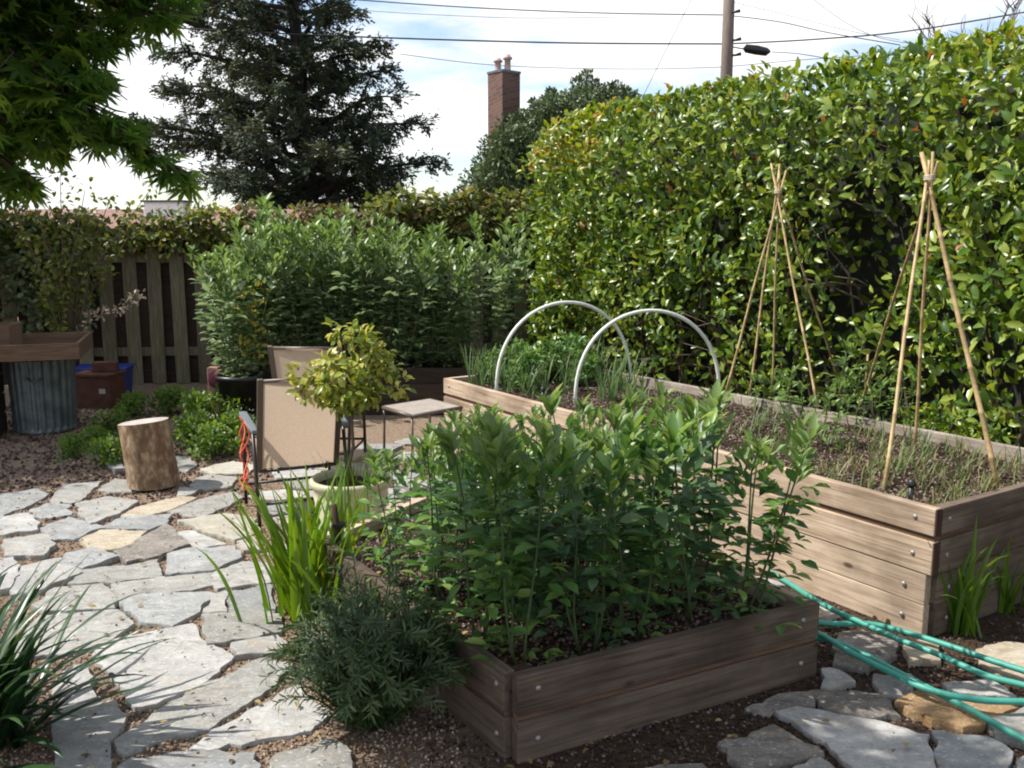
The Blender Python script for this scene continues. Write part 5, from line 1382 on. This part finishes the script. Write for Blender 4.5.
# ================================================================== house behind with chimney, ivy covered roof
HY = 21.0
def house():
    c0 = D(504, 140, HY); p0 = Vector((c0.x, HY, 0)); r = empty('neighbour_house', tuple(p0), 0, 'neighbouring house with a brick chimney rising behind the ivy-clad roof', 'house')
    def bricks():
        m, nt, nd, L = mat('chimney_brick'); out = nd.new('ShaderNodeOutputMaterial'); tc = nd.new('ShaderNodeTexCoord'); b = nd.new('ShaderNodeTexBrick')
        b.inputs['Scale'].default_value = 1; b.inputs['Brick Width'].default_value = .22; b.inputs['Row Height'].default_value = .075; b.inputs['Mortar Size'].default_value = .01
        b.inputs['Color1'].default_value = (.085, .04, .03, 1); b.inputs['Color2'].default_value = (.14, .07, .05, 1); b.inputs['Mortar'].default_value = (.11, .09, .08, 1)
        mp = nd.new('ShaderNodeMapping'); mp.inputs['Rotation'].default_value = (R(90), 0, R(20)); L.new(tc.outputs['Object'], mp.inputs[0]); L.new(mp.outputs[0], b.inputs['Vector'])
        p = nd.new('ShaderNodeBsdfPrincipled'); p.inputs['Roughness'].default_value = .9; L.new(b.outputs['Color'], p.inputs['Base Color']); L.new(p.outputs[0], out.inputs[0]); return m
    brick = bricks(); roofm = surf_mat('dark_roof_shingle', [(.3, (.04, .034, .03)), (.7, (.09, .08, .07))], 8, (1, 1, 5), .9, .4)
    # steep roof: gable seen side on; left verge falls to lower left
    top = D(545, 98, HY + 2) - p0; le = D(455, 195, HY) - p0
    zt = 4.9; z_e = 1.9
    V = [(-1.4, 0, z_e), (0.55, 0, zt), (7.5, 0, zt - .2), (7.5, 0, z_e), (-1.4, 6, z_e), (.55, 6, zt), (7.5, 6, zt - .2), (7.5, 6, z_e)]
    V = [(-1.0, .6, 1.9), (.75, .6, 4.15), (3.6, .6, 1.6), (-1.0, 8, 1.9), (.75, 8, 4.15), (3.6, 8, 1.6)]
    mb = MB(); th = .12
    for (i, j) in ((0, 1), (1, 2)):
        a, b, c, d = [Vector(V[q]) for q in (i, j, j + 3, i + 3)]; n = (b - a).cross(c - a).normalized()
        if n.z < 0: n = -n
        mb.add([a, b, c, d, a + n * th, b + n * th, c + n * th, d + n * th], [(0, 1, 2, 3), (7, 6, 5, 4), (0, 4, 5, 1), (1, 5, 6, 2), (2, 6, 7, 3), (3, 7, 4, 0)])
    obj('roof', mb, roofm, r)
    mb = MB(); mb.add([(-.8, 1.2, 0), (3.4, 1.2, 0), (3.4, 1.2, 1.6), (.75, 1.2, 4.05), (-.8, 1.2, 2.0), (-.8, 7.8, 0), (3.4, 7.8, 0), (3.4, 7.8, 1.6), (.75, 7.8, 4.05), (-.8, 7.8, 2.0)], [(0, 1, 2, 3, 4), (9, 8, 7, 6, 5), (0, 5, 6, 1), (0, 4, 9, 5), (1, 6, 7, 2)])
    obj('wall', mb, M['picket'], r)
    zc0, zc1 = 2.0, (D(504, 74, HY)).z
    cm = MB(); Mx = Matrix.Rotation(R(40), 3, 'Z'); cm.box((0, 0, (zc0 + zc1) / 2), (.50, .50, zc1 - zc0), Mx)
    ch_ = obj('chimney', cm, brick, r, (0, .0, 0)); cc = MB(); cc.box((0, 0, zc1 + .02), (.53, .53, .05), Mx); obj('chimney_cap', cc, M['zinc'], ch_)
    for (dx, h) in ((-.13, .28), (.08, .36)):
        pm = MB(); pm.lathe([(.085, 0), (.07, .04), (.065, h * .7), (.10, h * .72), (.10, h * .86), (.06, h * .88), (.06, h)], 14, (dx, 0, zc1 + .045)); obj('chimney_pot', pm, M['white'] if 0 else plain('pale_pot', (.42, .30, .28), .7), ch_)
house()
def ivy_mass():
    Yd = 20.2; p0 = Vector((D(550, 200, Yd).x, Yd, 0)); r = empty('ivy_covered_tree', tuple(p0), 0, 'rounded dark green evergreen in front of the brick chimney', 'tree')
    random.seed(91); C = []
    # outline read from the photo: column u, top v
    prof = [(470, 190), (478, 172), (486, 155), (495, 138), (505, 126), (515, 120), (527, 112), (540, 106), (552, 98), (562, 96), (574, 92), (584, 88), (596, 92), (606, 92), (618, 92), (628, 98), (640, 112), (660, 120)]
    for (u, v) in prof:
        vv = v
        while vv < 225:
            for s in range(2):
                q_ = D(u + random.uniform(-5, 5), vv + 9, Yd + random.uniform(-.7, 1.0)) - p0; C.append(((q_.x, q_.y, q_.z), random.uniform(.24, .38)))
            vv += 12
    mb = MB(); leaf_clumps(mb, SMALL, C, 190, 0, .10, up=.4, shell=.45)
    st = MB(); st.tube([(0, .2, 0), (0, .2, 1.5), (0.1, .2, 3)], [.3, .22, .1], 8)
    for c, _ in C[::9]: st.tube([(0, .2, 1.2), c], [.06, .01], 5)
    tc2 = []
    for (u, v, rad) in ((586, 76, .13), (577, 84, .14), (593, 84, .15), (586, 90, .2), (615, 88, .14), (624, 92, .13), (606, 90, .15), (551, 93, .1), (534, 104, .1)):
        q_ = D(u, v, Yd) - p0; tc2.append(((q_.x, q_.y, q_.z), rad)); st.tube([(q_.x, q_.y, q_.z - .5), tuple(q_)], [.02, .008], 4)
    leaf_clumps(mb, SMALL, tc2, 70, 0, .1, up=.8, shell=.1)
    obj('trunk', st, M['bark'], r); obj('crown', mb, M['ivy'], r)
ivy_mass()

# distant low roof and white vent left, behind the fence
nh = empty('distant_house', (-7.6, 19, 0), 0, 'low reddish roofed building just showing over the fence', 'building')
mb = MB(); mb.add([(-5, 0, 1.72), (4.3, 0, 1.72), (3.6, 2.2, 2.16), (-4.3, 2.2, 2.16), (-5, 4.4, 1.72), (4.3, 4.4, 1.72)], [(0, 1, 2, 3), (3, 2, 5, 4), (1, 5, 2), (0, 3, 4)]); 
M['redroof'] = surf_mat('reddish_roof_tiles', [(.3, (.16, .09, .075)), (.7, (.30, .18, .15))], 6, (6, 1, 1), .9, .3)
obj('roof', mb, M['redroof'], nh)
mb = MB(); mb.box((-.35, 2.2, .86), (8.9, 4.0, 1.72)); obj('wall', mb, M['wood_dark'], nh)
wx = D(168, 214, 20.6).x + 7.6
mb = MB(); mb.box((wx, 1.6, 2.08), (.85, .5, .42)); obj('dormer', mb, M['white'], nh, bevel=.01)
mb = MB(); mb.box((wx, 1.6, 2.31), (.95, .6, .04)); obj('dormer_cap', mb, M['zinc'], nh)

# ================================================================== utility pole and wires
UY = 24.0
up = empty('utility_pole', (D(727, 60, UY).x, UY, 0), 0, 'brown wooden utility pole rising behind the hedge', 'utility pole')
mb = MB(); hx = D(731, -60, UY).x - D(727, 60, UY).x
mb.tube([(-hx * .9, 0, 0), (0, 0, D(727, 60, UY).z), (hx, 0, D(731, -60, UY).z + .4)], [.17, .15, .13], 12); M['polewood'] = surf_mat('weathered_pole', [(.3, (.10, .075, .065)), (.7, (.2, .16, .14))], 6, (8, 8, 1), .9, .4); obj('pole', mb, M['polewood'], up)
for (u, v, l) in ((735, 12, .25), (736, 40, .2), (736, 55, .2)):
    q_ = D(u, v, UY - .15) - Vector(up.location); mb = MB(); mb.tube([(q_.x - .15, q_.y + .1, q_.z), (q_.x, q_.y, q_.z), (q_.x + .12, q_.y, q_.z + .03)], [.02, .03, .045], 8); obj('insulator', mb, M['plastic_black'], up)
wires = [([(-140, 10), (160, 27), (290, 34), (420, 39), (570, 43), (725, 44)], .020, 'thick power line sagging across the sky to the pole from the left'),
         ([(725, 44), (820, 39), (930, 28), (1150, -10)], .018, 'thick power line running from the pole to the right over the hedge'),
         ([(200, -14), (360, 0), (480, 8), (600, 13), (725, 15)], .014, 'upper thin power line left of the pole'),
         ([(725, 15), (780, 22), (830, 33), (900, 45)], .012, 'thin cable drooping from the pole to the right'),
         ([(340, 9), (420, 14), (520, 18), (620, 17)], .006, 'faint thin wire high between conifer and pole'),
         ([(400, 54), (480, 64), (560, 68), (650, 69), (725, 67)], .008, 'faint lower wire left of the pole above the evergreen'),
         ([(725, 67), (800, 60), (880, 54), (990, 40)], .008, 'lower wire from the pole towards the hedge top'),
         ([(600, 180), (643, 96), (668, 46), (695, -8), (720, -60)], .007, 'slanting guy wire left of the pole'),
         ([(733, 2), (790, 16), (850, 31), (900, 40)], .006, 'fine upper wire right of the pole'),
         ([(800, -12), (822, 6), (850, 25), (880, 38), (920, 45)], .007, 'loose dark wire curving down at the upper right'),
         ([(772, 52), (800, 54), (850, 62), (905, 68)], .010, 'cable running right from the black splice case')]
for pts, rad, l in wires:
    mb = MB(); P_ = [D(u, v, UY + .02 * i) for i, (u, v) in enumerate(pts)]; out = []
    for i in range(len(P_) - 1):
        a0, a1, a2, a3 = P_[max(i - 1, 0)], P_[i], P_[i + 1], P_[min(i + 2, len(P_) - 1)]
        for j in range(6):
            t = j / 6; out.append(.5 * ((2 * a1) + (a2 - a0) * t + (2 * a0 - 5 * a1 + 4 * a2 - a3) * t * t + (3 * a1 - a0 - 3 * a2 + a3) * t ** 3))
    out.append(P_[-1]); mb.tube(out, rad, 5); obj('power_line', mb, M['plastic_black'], label=l, cat='wire', group='overhead wires')
sp = empty('splice_case', tuple(D(757, 51, UY)), 0, 'black cable splice case hanging right of the pole', 'splice case')
mb = MB(); mb.tube([(-.34, 0, .05), (-.28, 0, .06), (.0, 0, .02), (.24, 0, -.02), (.33, 0, -.01)], [.03, .10, .115, .10, .03], 10); obj('case', mb, M['plastic_black'], sp)
mb = MB(); mb.tube([(-.75, 0, .12), (-.34, 0, .05)], .015, 6); obj('lead', mb, M['plastic_black'], sp)

# bare tree at the upper right
def bare():
    Yd = 18.0; b = D(985, 60, Yd); r = empty('bare_tree', (b.x, Yd, 0), 0, 'bare twiggy tree tops beyond the hedge at the upper right', 'tree'); random.seed(101); st = MB()
    st.tube([(0, 0, 0), (0, 0, 2.5), (.05, 0, 4.2)], [.14, .11, .06], 7)
    def br(p, d, l, rad, n):
        e = p + d * l; st.tube([p, p.lerp(e, .5) + Vector((random.gauss(0, .04), 0, 0)), e], [rad, rad * .8, rad * .55], 4)
        if n: 
            for _ in range(3): br(p.lerp(e, random.uniform(.45, 1)), (d + Vector((random.gauss(0, .5), random.gauss(0, .4), random.gauss(.1, .25)))).normalized(), l * .68, rad * .55, n - 1)
    for k in range(9): br(Vector((0, 0, 3.1 + .12 * k)), Vector((random.gauss(0, .6), random.gauss(0, .4), 1)).normalized(), random.uniform(.8, 1.3), .035, 3)
    obj('trunk', st, M['twig'], r)
bare()

# fallen leaves and twigs over paving and soil
random.seed(123); O = []
for k in range(520):
    y = 2.3 + 5.0 * random.random() ** 1.3; x = random.uniform(-.62, .5) * y
    if inside((x, y), [tuple(p) for p in bigbed]): continue
    z = FBZ((x, y)) + .012 if inside((x, y), [tuple(p) for p in frontbed]) else .032
    O.append((x, y, z))
mb = MB(); n = len(O); mb.batch(oval(.5, .10, .15), O, rdir(n, 0, .15), unit(rdir(n) * .35 + np.array([0, 0, 1.0])), rng.uniform(.012, .038, n))
M['litter'] = lm('fallen_leaf', [(0, (.07, .045, .02)), (.5, (.20, .13, .06)), (.85, (.34, .27, .12)), (1, (.16, .2, .05))], .8, .15, 1.0, .2)
obj('fallen_leaves', mb, M['litter'], label='small dry leaves fallen on the flagstones and soil', kind='stuff')
